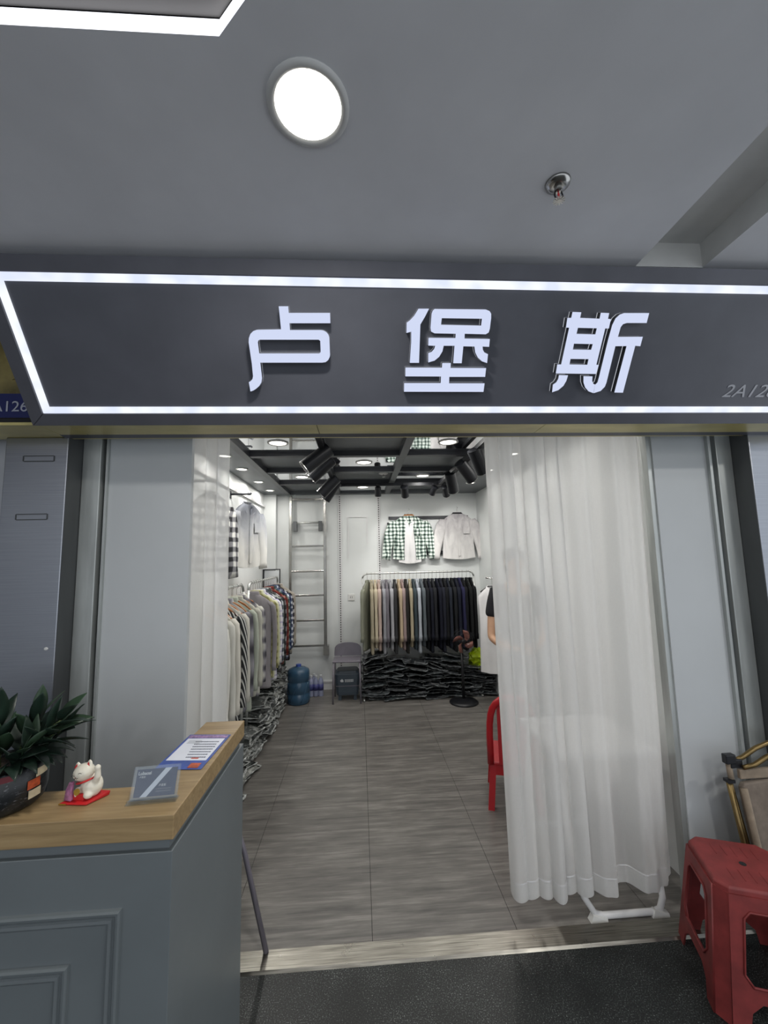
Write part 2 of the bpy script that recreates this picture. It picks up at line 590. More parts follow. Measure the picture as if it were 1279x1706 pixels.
# ---- corridor floor and shop floor
struct('floor', MB().box(-4, 4, -3.2, 1.87, -0.06, 0.0), 'granite', 'dark speckled granite corridor floor outside the shop')
fl = struct('floor', MB().box(-1.4, 1.95, 1.96, 5.6, -0.06, -0.003), 'gap', 'grey wood-look vinyl floor of the shop')
xs = [-1.25, -0.61, 0.03, 0.67, 1.31, 1.9]
ys = [1.965, 3.20, 4.44, 5.55]
for i in range(len(xs) - 1):
    for j in range(len(ys) - 1):
        g = 0.0012
        obj('floor_tile', MB().box(xs[i] + g, xs[i + 1] - g, ys[j] + g, ys[j + 1] - g, -0.003, 0.0), 'floor', fl)
th = MB()
th.loft([[(x, 1.868, 0.0), (x, 1.876, 0.009), (x, 1.962, 0.011), (x, 1.966, 0.0)] for x in (-1.3, 1.95)])
struct('trim_1', th, 'threshold', 'scuffed steel threshold strip across the shop doorway')

# ---- corridor ceiling, with the light cove and the recess
cl = MB()
def cpoly(pts):
    cl.add([(x, y, ZC) for x, y in pts], [tuple(range(len(pts)))])
cpoly([(-4, 0.753), (1.067, 0.753), (1.067, 1.40), (-4, 1.40)])
cpoly([(1.067, 1.388), (1.336, 1.388), (1.336, 1.40), (1.067, 1.40)])
cpoly([(1.336, -3.2), (4, -3.2), (4, 1.40), (1.336, 1.40)])
cpoly([(-0.273, 0.753), (0.30, 0.26), (0.30, -3.2), (1.067, -3.2), (1.067, 0.753)])
cpoly([(-4, -0.9), (0.30, -0.9), (0.30, -3.2), (-4, -3.2)])
cpoly([(1.067, -3.2), (1.336, -3.2), (1.336, -0.6), (1.067, -0.6)])
ce = struct('ceiling', cl, 'ceil_out', 'grey painted corridor ceiling')
rc = MB()
zr = ZC + 0.10
rc.quad((1.067, -0.6, zr), (1.336, -0.6, zr), (1.336, 1.388, zr), (1.067, 1.388, zr))
for a, b in (((1.067, -0.6), (1.067, 1.388)), ((1.067, 1.388), (1.336, 1.388)), ((1.336, 1.388), (1.336, -0.6)), ((1.336, -0.6), (1.067, -0.6))):
    rc.quad((a[0], a[1], ZC), (b[0], b[1], ZC), (b[0], b[1], zr), (a[0], a[1], zr))
obj('recess_lining', rc, 'ceil_white', ce)
cove = [(-4, 0.753), (-0.273, 0.753), (0.30, 0.26), (0.30, -0.9), (-4, -0.9)]
zv = ZC + 0.045
obj('cove_panel', MB().add([(x, y, zv) for x, y in cove], [tuple(range(5))]), 'cove_panel', ce)
for i in range(4):
    a, b = cove[i], cove[i + 1]
    obj('cove_light_strip', MB().quad((a[0], a[1], ZC), (b[0], b[1], ZC), (b[0], b[1], zv - 0.004), (a[0], a[1], zv - 0.004)), 'cove_led', ce)
struct('ceiling', MB().box(-4, 4, -3.2, 2.2, 3.0, 3.05), 'gap', 'dark slab above the corridor ceiling')

# ---- shop shell
struct('wall_back', MB().box(-1.4, 1.75, 5.50, 5.6, 0, 2.8), 'white_wall', 'white back wall of the shop')
struct('wall_left', MB().box(-1.36, -1.235, 2.06, 5.5, 0, 2.8), 'white_wall', 'white left wall of the shop with hooks')
struct('wall_right', MB().box(1.61, 1.75, 2.06, 5.5, 0, 2.8), 'white_wall', 'white right wall of the shop')
struct('wall_front', MB().box(-1.9, 2.6, 1.86, 1.895, 2.255, 3.0), 'white_wall', 'wall strip above the doorway behind the sign')
struct('wall_corner', MB().box(-1.235, -1.08, 5.40, 5.5, 0, 2.6), 'white_wall', 'boxed-in white corner post beside the ladder')
struct('baseboard_back', MB().box(-1.08, 1.61, 5.482, 5.5, 0, 0.11).box(-1.08, 1.61, 5.476, 5.5, 0.088, 0.104), 'white_gloss', 'white baseboard along the back wall')
struct('trim_2', MB().box(-1.235, -1.215, 3.0, 5.38, 2.34, 2.36), 'white_gloss', 'thin white ledge along the top of the left wall')
struct('ceiling', MB().box(-1.4, 1.75, 1.93, 5.6, 2.70, 2.76), 'gap', 'dark slab above the shop ceiling')
# dropped borders of the shop ceiling
bd = MB()
bd.box(-1.235, -0.93, 1.93, 5.5, ZS, 2.62)
bd.box(1.04, 1.61, 1.93, 5.5, ZS, 2.62)
bd.box(-0.93, 1.04, 1.93, 2.08, ZS, 2.62)
bd.box(-0.93, 1.04, 5.40, 5.5, ZS, 2.62)
cg = struct('ceiling', bd, 'grid_panel', 'charcoal shop ceiling with a grid of grey and mirrored panels')
gx = [-0.92, -0.27, 0.38, 1.03]
gy = [2.10, 2.74, 3.39, 4.03, 4.68, 5.38]
for x in gx:
    obj('grid_beam', MB().box(x - 0.03, x + 0.03, 2.08, 5.40, ZS - 0.012, 2.60), 'grid', cg)
for y in gy[1:-1]:
    for i in range(3):
        obj('grid_beam', MB().box(gx[i] + 0.03, gx[i + 1] - 0.03, y - 0.03, y + 0.03, ZS - 0.006, 2.60), 'grid', cg)
for j in range(5):
    for i in range(3):
        mir = (i + j) % 2 == 1
        obj('mirror_panel' if mir else 'grey_panel', MB().box(gx[i] + 0.03, gx[i + 1] - 0.03, gy[j] + 0.03, gy[j + 1] - 0.03, 2.532 if mir else 2.548, 2.60), 'mirror' if mir else 'grid_panel', cg)

# ---- slotted shelf strips and a conduit on the back wall
def shelf_strip(x, label):
    t = empty('shelf_strip', (x, 5.498, 0.12), label=label, cat='shelf strip', group='slotted shelf strips on the back wall')
    obj('strip', MB().box(-0.02, 0.02, -0.012, 0.001, 0, 2.38), 'white_gloss', t)
    s = MB()
    for i in range(78):
        z = 0.04 + i * 0.03
        s.box(-0.006, 0.006, -0.0135, -0.011, z, z + 0.017)
    tag(obj('slots', s, 'gap', t), kind='stuff')
shelf_strip(-0.256, 'white slotted metal strip on the back wall beside the ladder')
shelf_strip(0.266, 'white slotted metal strip on the back wall beside the checked shirt')
t = empty('cable_trunking', (0, 5.5, 0), label='thin white cable trunking bent into an arch on the back wall', cat='cable trunking')
obj('left_run', MB().box(-0.152, -0.140, -0.012, 0.0, 1.66, 2.20), 'white_gloss', t)
obj('top_run', MB().box(-0.152, 0.112, -0.012, 0.0, 2.20, 2.212), 'white_gloss', t)
obj('right_run', MB().box(0.100, 0.112, -0.012, 0.0, 1.84, 2.20), 'white_gloss', t)
t = empty('wall_socket', (-0.116, 5.499, 1.147), label='small white socket on the back wall left of the clothes rack', cat='socket')
obj('plate', MB().box(-0.043, 0.043, -0.009, 0, -0.043, 0.043), 'outlet', t, bevel=0.003)
obj('pin_holes', MB().box(-0.014, -0.009, -0.0105, -0.008, -0.012, 0.012).box(0.009, 0.014, -0.0105, -0.008, -0.012, 0.012), 'gap', t)

# ---- storefront columns, frames, side panels
def column(x0, x1, side, label):
    t = empty('column', ((x0 + x1) / 2, 1.87, 0), label=label, kind='structure')
    w = (x1 - x0) / 2
    obj('steel_cladding', MB().box(-w, w, 0, 0.17, 0, 2.22), 'steel', t, bevel=0.004)
    inner = w if side < 0 else -w
    return t, inner
cL, inn = column(-1.557, -1.291, -1, 'brushed steel column left of the doorway')
obj('reveal', MB().box(inn, inn + 0.0015, 0.002, 0.16, 0, 2.25), 'steel_dark', cL)
for xx, zz in ((-1.412, 2.123), (-1.425, 1.863)):
    s = MB()
    for a, b, c, d in ((-0.063, 0.063, 0.010, 0.014), (-0.063, 0.063, -0.014, -0.010), (-0.067, -0.063, -0.012, 0.012), (0.063, 0.067, -0.012, 0.012)):
        s.box(a, b, -0.003, 0.001, c, d)
    obj('slot_fill', MB().box(-0.062, 0.062, -0.0012, 0.001, -0.010, 0.010), 'steel', cL, loc=(xx + 1.424, 0, zz))
    obj('slot_rim', s, 'steel_dark', cL, loc=(xx + 1.424, 0, zz))
obj('putty_dab', MB().ball((0, 0, 0), 0.009, 0.003, 0.007), 'outlet', cL, loc=(-1.328 + 1.424, -0.001, 1.301), smooth=True)
cR, inn = column(1.933, 2.20, 1, 'brushed steel column right of the doorway')
obj('reveal', MB().box(inn - 0.0015, inn, 0.002, 0.16, 0, 2.25), 'steel_dark', cR)
struct('trim_3', MB().box(-1.289, -1.207, 1.966, 2.06, 0, 2.36), 'alu', 'pale aluminium door frame beside the left column', bevel=0.003)
struct('trim_4', MB().box(1.848, 1.931, 1.966, 2.06, 0, 2.36), 'alu', 'pale aluminium door frame beside the right column', bevel=0.003)
struct('trim_5', MB().box(-1.207, -1.19, 2.02, 2.05, 0, 2.36), 'gap', 'dark joint between the left door frame and its panel')
struct('trim_6', MB().box(1.828, 1.848, 2.02, 2.05, 0, 2.36), 'gap', 'dark joint between the right door frame and its panel')
struct('trim_7', MB().box(1.812, 1.826, 1.972, 1.992, 0, 2.36), 'alu', 'thin aluminium bead on the right side panel')
struct('trim_8', MB().box(-1.19, -1.18, 1.978, 1.992, 0, 2.36), 'alu', 'thin aluminium bead on the left side panel')
struct('wall_panel', MB().box(-1.19, -0.80, 1.992, 2.02, 0, 2.36), 'panel', 'pale smooth side panel left of the doorway')
struct('wall_panel', MB().box(1.523, 1.826, 1.992, 2.02, 0, 2.36), 'panel', 'pale smooth side panel right of the doorway')
struct('trim_9', MB().box(1.498, 1.523, 2.0, 2.05, 0, 2.36), 'alu', 'narrow grey edge of the right side panel')
struct('wall_neighbour', MB().box(-4, -1.56, 1.99, 2.05, 0, 2.8), 'neighbour', 'dim wall of the neighbouring shop on the left')
struct('wall_neighbour', MB().box(2.2, 4, 1.99, 2.05, 0, 2.8), 'neighbour', 'dim wall of the neighbouring shop on the right')

struct('wall_light_block', MB().box(-3.3, -3.2, -3.2, 1.95, 0, 3.0), 'neighbour', 'unseen side wall added far left to cut light entering the corridor')  # unseen wall, added to darken the ceiling and sign towards the left
# ---- soffit under the sign
sf = empty('header_soffit', (0, 1.80, 2.22), label='yellowish metal soffit panels under the shop sign', kind='structure')
sx = [-4.0, -1.30, -1.185, -0.173, 0.83, 2.2, 4.0]
for i in range(len(sx) - 1):
    obj('soffit_panel', MB().box(sx[i] + 0.0015, sx[i + 1] - 0.0015, -0.098, 0.10, 0.0, 0.012), 'soffit', sf)
obj('backing', MB().box(-4, 4, -0.09, 0.10, 0.012, 0.03), 'gap', sf)

# ================================================================== SHOP SIGN
sg = empty('shop_sign', (0, 1.70, 2.22), (R(124), 0, 0), label='long charcoal shop sign with three glowing white characters and light strips', cat='shop sign')
UL, UR, VH = -1.31, 2.20, 0.595
obj('face_panel', MB().box(UL, UR, 0.0, VH, -0.02, 0.0), 'sign', sg)
obj('top_rim', MB().box(UL, UR, 0.545, VH, 0.0, 0.010), 'sign_rim', sg)
obj('bottom_rim', MB().add([(UL + 0.055, 0.047, 0.0), (UR, 0.047, 0.0), (UR, 0.0, 0.0), (UL, 0.0, 0.0), (UL + 0.055, 0.047, 0.010), (UR, 0.047, 0.010), (UR, 0.0, 0.010), (UL + 0.003, 0.0, 0.010)], [(4, 5, 6, 7), (0, 1, 5, 4), (3, 0, 4, 7), (2, 3, 7, 6)]), 'sign_rim', sg)
obj('side_rim', MB().add([(UL, 0.0, 0.0), (UL + 0.052, 0.047, 0.0), (UL + 0.052, 0.545, 0.0), (UL, 0.545, 0.0), (UL, 0.0, 0.010), (UL + 0.052, 0.047, 0.010), (UL + 0.052, 0.545, 0.010), (UL, 0.545, 0.010)], [(4, 5, 6, 7), (0, 3, 7, 4), (1, 5, 6, 2)]), 'sign_rim', sg)
obj('light_strip', MB().box(UL + 0.055, UR, 0.513, 0.541, 0.0, 0.006), 'led', sg)
obj('light_strip', MB().box(UL + 0.055, UR, 0.049, 0.074, 0.0, 0.006), 'led', sg)
obj('light_strip', MB().box(UL + 0.055, UL + 0.083, 0.074, 0.513, 0.0, 0.006), 'led', sg)
obj('housing', MB().add([(x, y, z) for x in (UL + 0.004, UR) for y, z in ((0.004, -0.02), (VH - 0.004, -0.02), (0.43, -0.42), (-0.10, -0.14))],
    [(0, 1, 2, 3), (7, 6, 5, 4), (0, 4, 5, 1), (1, 5, 6, 2), (2, 6, 7, 3), (3, 7, 4, 0)]), 'sign_rim', sg)
LETTERS = [
    [ # lu
     ([(-0.2801,0.4460),(-0.2457,0.4465),(-0.2456,0.4246),(-0.0945,0.4265),(-0.0948,0.3918),(-0.2462,0.3901),(-0.2465,0.3668),(-0.1315,0.3680),(-0.1210,0.3664),(-0.1108,0.3609),(-0.1038,0.3524),(-0.1010,0.3425),(-0.1013,0.2796),(-0.1030,0.2718),(-0.1089,0.2615),(-0.1189,0.2536),(-0.1326,0.2515),(-0.3706,0.2500),(-0.3710,0.1918),(-0.3757,0.1756),(-0.3856,0.1621),(-0.3993,0.1512),(-0.4112,0.1443),(-0.4227,0.1407),(-0.4239,0.1768),(-0.4160,0.1809),(-0.4081,0.1889),(-0.4048,0.1996),(-0.4032,0.2467),(-0.4049,0.3225),(-0.4021,0.3373),(-0.3944,0.3520),(-0.3828,0.3618),(-0.3693,0.3663),(-0.2794,0.3689)], [[(-0.3631,0.3322),(-0.1414,0.3342),(-0.1358,0.3298),(-0.1365,0.2895),(-0.1429,0.2852),(-0.3705,0.2835),(-0.3709,0.3228),(-0.3682,0.3290)]]),
    ],
    [ # bao
     ([(0.2351,0.4446),(0.2748,0.4452),(0.2621,0.4196),(0.2452,0.3910),(0.2463,0.3288),(0.2475,0.2530),(0.2110,0.2528),(0.2130,0.3285),(0.2113,0.3658),(0.1933,0.3609),(0.1927,0.3969),(0.2044,0.4048),(0.2207,0.4217)], []),
     ([(0.2961,0.4447),(0.4908,0.4454),(0.5059,0.4405),(0.5135,0.4316),(0.5156,0.4162),(0.5156,0.3795),(0.5130,0.3662),(0.5021,0.3594),(0.4193,0.3605),(0.4205,0.3433),(0.5206,0.3426),(0.5215,0.3142),(0.4953,0.3151),(0.4979,0.3036),(0.5046,0.2939),(0.5206,0.2871),(0.5214,0.2538),(0.4998,0.2602),(0.4814,0.2742),(0.4685,0.2937),(0.4630,0.3149),(0.4187,0.3153),(0.4186,0.2526),(0.3847,0.2524),(0.3838,0.3170),(0.3408,0.3166),(0.3379,0.2968),(0.3262,0.2759),(0.3092,0.2618),(0.2842,0.2546),(0.2820,0.2895),(0.2951,0.2938),(0.3047,0.3048),(0.3077,0.3163),(0.2802,0.3169),(0.2793,0.3447),(0.3849,0.3449),(0.3841,0.3601),(0.3021,0.3609),(0.2886,0.3666),(0.2848,0.3797),(0.2858,0.4288),(0.2894,0.4390)], [[(0.3256,0.4139),(0.4804,0.4137),(0.4805,0.3897),(0.3245,0.3911)]]),
     ([(0.3406,0.2527),(0.3747,0.2529),(0.3755,0.2344),(0.5199,0.2346),(0.5204,0.2006),(0.3734,0.2000),(0.3747,0.1748),(0.5215,0.1752),(0.5212,0.1410),(0.1919,0.1410),(0.1915,0.1751),(0.3407,0.1756),(0.3396,0.2014),(0.1951,0.2013),(0.1944,0.2349),(0.3408,0.2351)], []),
    ],
    [ # si
     ([(0.8303,0.4412),(0.8645,0.4407),(0.8645,0.4211),(0.9434,0.4191),(0.9430,0.4397),(0.9759,0.4392),(0.9766,0.4194),(0.9885,0.4181),(0.9895,0.3851),(0.9748,0.3850),(0.9743,0.2497),(0.9851,0.2492),(0.9819,0.2141),(0.8126,0.2154),(0.8114,0.2504),(0.8274,0.2499),(0.8296,0.3859),(0.8165,0.3869),(0.8149,0.4205),(0.8300,0.4207)], [[(0.8642,0.3862),(0.9415,0.3852),(0.9411,0.3633),(0.8637,0.3641)],[(0.8618,0.3287),(0.9399,0.3278),(0.9385,0.3064),(0.8624,0.3067)],[(0.8611,0.2717),(0.9369,0.2713),(0.9370,0.2495),(0.8614,0.2507)]]),
     ([(0.8275,0.2088),(0.8651,0.2080),(0.8629,0.1862),(0.8549,0.1659),(0.8370,0.1487),(0.8128,0.1401),(0.8099,0.1708),(0.8214,0.1793),(0.8274,0.1928)], []),
     ([(0.9321,0.2049),(0.9701,0.2041),(0.9728,0.1866),(0.9813,0.1747),(0.9894,0.1714),(0.9911,0.1369),(0.9691,0.1438),(0.9507,0.1593),(0.9383,0.1797)], []),
     ([(1.1361,0.4412),(1.1371,0.4063),(1.0565,0.4054),(1.0424,0.4008),(1.0362,0.3902),(1.0350,0.3550),(1.1374,0.3566),(1.1380,0.3216),(1.1164,0.3230),(1.1195,0.1389),(1.0824,0.1395),(1.0815,0.3217),(1.0344,0.3207),(1.0362,0.1800),(1.0336,0.1629),(1.0200,0.1456),(0.9929,0.1369),(0.9905,0.1714),(0.9981,0.1799),(0.9990,0.1968),(0.9986,0.3423),(1.0005,0.3973),(1.0074,0.4213),(1.0205,0.4348),(1.0359,0.4399)], []),
    ],
]

for lt in LETTERS:
    L = None
    for outer, holes in lt:
        side = poly_mesh('stroke', outer, holes, 0.0235, 0.0035)
        if L is None:
            L = link('letter', side, 'sign_side', sg)
        else:
            link('stroke', side, 'sign_side', L)
        link('edge_glow', poly_mesh('edge_glow', outer, holes, 0.003, 0.0005), 'letter_edge', L)
        link('lit_face', poly_mesh('lit_face', outer, holes, 0.0015, 0.027), 'letter', L)
tm = text_mesh('unit_number', '2A126', 0.076, 0.001, 0.22)
o = link('unit_number', tm, 'unit_text', sg, loc=(1.585, 0.116, 0.0015))
w = max(v.co.x for v in tm.vertices) - min(v.co.x for v in tm.vertices)
o.scale = (0.245 / w, 1, 1)

# ---- neighbouring sign at the far left
t = empty('neighbour_lightbox', (-1.8, 1.86, 2.24), label='yellowish neighbouring sign box wrapped in crumpled film', cat='sign box')
obj('box', MB().box(-0.6, 0.40, -0.03, 0.04, 0, 0.50), 'yellow_box', t)
for k in range(6):
    obj('film_crease', MB().tube([(0.40 - random.uniform(0.02, 0.2), -0.032, 0.18 + 0.05 * k), (0.33 - random.uniform(0, 0.1), -0.036, 0.2 + 0.05 * k + random.uniform(-.02, .02)), (0.40 - random.uniform(0.0, 0.04), -0.032, 0.19 + 0.05 * k)], 0.002, 5), 'yellow_box', t)
t = empty('unit_sign', (-1.404, 1.80, 2.286), label='blue unit number board reading 2A126 on the left', cat='sign')
obj('board', MB().box(-0.5, 0.0, 0.0, 0.012, 0, 0.108), 'blue_sign', t)
tm = text_mesh('number', '2A126', 0.066, 0.001)
w = max(v.co.x for v in tm.vertices) - min(v.co.x for v in tm.vertices)
o = link('number', tm, 'sign_text', t, loc=(-0.20, -0.0015, 0.028), rot=(R(90), 0, 0))
o.scale = (0.182 / w, 1, 1)

# ---- corridor ceiling fittings
def downlight(name, loc, r, rim, watts, label, group, lampsize, mat_rim='ceil_white'):
    t = empty(name, loc, label=label, cat='ceiling light', group=group)
    obj('rim', MB().lathe([(r, 0.001), (r + rim, 0.001), (r + rim, -0.005), (r + rim * 0.4, -0.009), (r, -0.004)], n=40, cap=False), mat_rim, t, smooth=True)
    obj('diffuser', MB().lathe([(0.001, 0.002), (r, 0.002), (r, -0.003), (0.001, -0.0035)], n=40), 'lamp', t)
    lamp_area(t, (0, 0, -0.012), lampsize, watts)
    return t
downlight('corridor_downlight', (-0.105, 0.878, ZC), 0.079, 0.019, W_CORRIDOR, 'large round lit downlight in the corridor ceiling', 'corridor downlights', 0.15)
for x, y, lb in ((1.75, -0.9, 'corridor downlight right of the white ceiling recess behind the viewer'), (-0.105, -1.9, 'corridor downlight behind the light cove'), (2.6, 0.6, 'corridor downlight far right beyond the ceiling recess'), (1.75, -2.5, 'corridor downlight at the far end behind the viewer on the right'), (-2.2, -1.9, 'corridor downlight at the far left behind the light cove')):
    downlight('corridor_downlight', (x, y, ZC), 0.079, 0.019, W_CORRIDOR, lb, 'corridor downlights', 0.15)
t = empty('fire_sprinkler', (0.599, 1.057, ZC), label='chrome fire sprinkler head hanging from the corridor ceiling', cat='sprinkler')
obj('escutcheon', MB().lathe([(0.012, 0.0), (0.036, 0.0), (0.034, -0.006), (0.022, -0.013), (0.012, -0.014)], n=28), 'chrome', t, smooth=True)
obj('body', MB().lathe([(0.010, -0.005), (0.010, -0.022), (0.013, -0.022), (0.013, -0.028), (0.007, -0.03)], n=16), 'chrome', t)
for s in (-1, 1):
    obj('frame_arm', MB().tube([(s * 0.009, 0, -0.026), (s * 0.012, 0, -0.038), (s * 0.009, 0, -0.05), (0, 0, -0.056)], 0.0025, 6), 'black_metal', t)
obj('glass_bulb', MB().lathe([(0.001, -0.03), (0.003, -0.034), (0.003, -0.048), (0.001, -0.053)], n=10), 'red_gloss', t, smooth=True)
df = MB().lathe([(0.001, -0.055), (0.007, -0.055), (0.007, -0.058), (0.001, -0.058)], n=16)
for i in range(12):
    a = i * math.pi / 6
    df.obox((0.0115 * math.cos(a), 0.0115 * math.sin(a), -0.0565), 0.011, 0.0035, 0.0015, Matrix.Rotation(a, 3, 'Z'))
obj('deflector', df, 'chrome', t)

# ================================================================== SHOP LIGHTS
for k, y in enumerate((3.346, 3.849, 4.493, 5.06)):
    downlight('recessed_downlight', (-1.085, y, ZS), 0.042, 0.013, W_SHOP_DOWN, ['small lit downlight over the left racks, nearest the curtain', 'second small downlight from the curtain over the left racks', 'third small downlight from the curtain over the left racks', 'small downlight over the left racks, farthest back'][k], 'downlights over the left racks', 0.08)
for k, y in enumerate((2.75, 3.35, 4.0, 4.7)):
    downlight('recessed_downlight', (1.32, y, ZS), 0.042, 0.013, W_SHOP_DOWN, '%s small downlight from the door along the right wall, behind the curtain' % ('first', 'second', 'third', 'fourth')[k], 'downlights along the right side', 0.08)
for k, (x, y, lab) in enumerate(((-0.60, 3.06, 'round downlight in the mirrored ceiling panel nearest the left curtain'), (0.055, 3.71, 'round downlight in the middle mirrored ceiling panel'), (0.70, 3.06, 'round downlight in the mirrored ceiling panel beside the right curtain'), (0.70, 4.36, 'round downlight in the mirrored ceiling panel above the checked shirt'), (-0.60, 4.36, 'round downlight in the mirrored ceiling panel before the ladder'), (0.055, 5.03, 'round downlight in the rear middle mirrored ceiling panel'), (0.055, 2.42, 'round downlight in the mirrored ceiling panel just inside the door'))):
    downlight('mirror_downlight', (x, y, 2.532), 0.062, 0.016, W_SHOP_DOWN, lab, 'downlights in mirrored ceiling panels', 0.11)

def track(a, b, label):
    a, b = Vector(a), Vector(b)
    t = empty('light_track', a, label=label, cat='light track', group='ceiling light tracks')
    d = b - a
    n = d.normalized()
    sx_, sy_ = (0.034, 0.034)
    m = MB()
    if abs(n.x) > abs(n.y):
        m.box(0, d.x, -0.017, 0.017, -0.022, 0.012)
    else:
        m.box(-0.017, 0.017, 0, d.y, -0.022, 0.012)
    obj('rail', m, 'black_metal', t)
    for p in (Vector((0, 0, 0)), d):
        obj('end_cap', MB().box(p.x - 0.02, p.x + 0.02, p.y - 0.02, p.y + 0.02, -0.024, 0.013), 'black_plastic', t)
ZT = 2.478
track((-0.262, 2.5, ZT), (-0.262, 4.50, ZT), 'black light track running back above the left side')
track((0.915, 2.5, ZT), (0.915, 4.45, ZT), 'black light track running back above the right side')
track((-0.20, 4.56, ZT), (1.0, 4.56, ZT), 'black light track crossing the shop before the back wall')

def spotlight(loc, target, label, group, L=0.15, r=0.043, watts=None, drop=0.06):
    t = empty('track_spotlight', loc, label=label, cat='spotlight', group=group)
    loc = Vector(loc)
    pv = Vector((0, 0, -drop))
    d = (Vector(target) - (loc + pv)).normalized()
    q = d.to_track_quat('Z', 'Y').to_matrix()
    obj('adapter', MB().box(-0.018, 0.018, -0.045, 0.045, -0.024, 0.0), 'black_plastic', t)
    obj('arm', MB().tube([(0, 0, -0.02), (0, 0, -drop - 0.005)], 0.008, 8), 'black_metal', t)
    c0 = pv - d * (L * 0.30)
    pr = [(0.6 * r, 0), (r, 0.006), (r, L), (r * 0.93, L), (r * 0.9, L - 0.02), (0.01, L - 0.03)]
    obj('barrel', MB().lathe(pr, c0, 28, q), 'black_metal', t, smooth=False)
    obj('lens_ring', MB().lathe([(r * 0.99, L - 0.001), (r * 1.02, L - 0.001), (r * 1.02, L + 0.002), (r * 0.93, L + 0.002)], c0, 28, q, cap=False), 'chrome', t)
    obj('lens', MB().lathe([(0.001, L - 0.018), (r * 0.88, L - 0.018), (r * 0.88, L - 0.014), (0.001, L - 0.013)], c0, 24, q), 'lamp', t)
    ld = bpy.data.lights.new('spot_beam', 'SPOT')
    ld.energy = W_SPOT if watts is None else watts
    ld.spot_size = R(75)
    ld.spot_blend = 0.7
    ld.shadow_soft_size = 0.03
    ld.color = (1, 0.975, 0.94)
    lo = bpy.data.objects.new('spot_beam', ld)
    COL.objects.link(lo)
    lo.parent = t
    lo.location = c0 + d * (L + 0.006)
    lo.rotation_euler = (-d).to_track_quat('Z', 'Y').to_euler()
    return t
GL, GR, GB = 'spotlights on the left track', 'spotlights on the right track', 'spotlights on the rear track'
spotlight((-0.262, 2.98, ZT), (-1.15, 2.82, 1.7), 'large black spotlight on the left track, nearest the sign', GL, L=0.235, r=0.055)
spotlight((-0.262, 3.30, ZT), (-1.15, 3.30, 1.6), 'black spotlight on the left track, just behind the nearest one', GL, L=0.235, r=0.055)
spotlight((-0.262, 4.10, ZT), (-1.15, 4.2, 1.5), 'third black spotlight from the sign on the left track', GL, L=0.235, r=0.055)
spotlight((-0.262, 4.36, ZT), (-1.0, 4.6, 1.4), 'rearmost black spotlight on the left track', GL, L=0.235, r=0.055)
spotlight((0.915, 3.05, ZT), (1.55, 3.6, 1.3), 'black spotlight on the right track half hidden by the curtain', GR, L=0.21, r=0.055)
spotlight((0.915, 3.45, ZT), (1.6, 3.95, 1.7), 'black spotlight second nearest on the right track', GR, L=0.21, r=0.055)
spotlight((0.915, 3.95, ZT), (1.25, 4.6, 1.4), 'black spotlight at the rear of the right track', GR, L=0.21, r=0.055)
spotlight((0.22, 4.56, ZT), (0.25, 5.1, 1.1), 'leftmost black spotlight on the rear track', GB, L=0.11, r=0.035)
spotlight((0.52, 4.56, ZT), (0.68, 5.42, 1.75), 'black spotlight aimed at the checked shirt', GB, L=0.15, r=0.043)
spotlight((0.86, 4.56, ZT), (0.55, 5.42, 1.6), 'slim black spotlight on the rear track turned leftward', GB, L=0.11, r=0.035)
spotlight((0.985, 4.56, ZT), (1.32, 5.42, 1.8), 'black spotlight at the corner of the tracks aimed at the pale shirt', GB, L=0.15, r=0.043)
t = empty('fire_sprinkler', (0.27, 4.30, 2.565), label='white round sprinkler head in the shop ceiling', cat='sprinkler')
obj('cup', MB().lathe([(0.03, 0.0), (0.05, 0.0), (0.05, -0.022), (0.03, -0.03), (0.01, -0.03)], n=22), 'ceil_white', t, smooth=True)
obj('head', MB().lathe([(0.008, -0.03), (0.008, -0.055), (0.02, -0.056), (0.001, -0.058)], n=14), 'chrome', t)

# ================================================================== SHIRTS ON RACKS
def ring_se(cx_, cz, w, t, n=22, p=2.6, ph=0.0, fold=0.0):
    out = []
    for j in range(n):
        a = 2 * math.pi * j / n
        ca, sa = math.cos(a), math.sin(a)
        x = w * math.copysign(abs(ca) ** (2 / p), ca)
        y = t * math.copysign(abs(sa) ** (2 / p), sa) * (1 + fold * math.sin(7 * ca + ph))
        out.append((cx_ + x, y, cz))
    return out

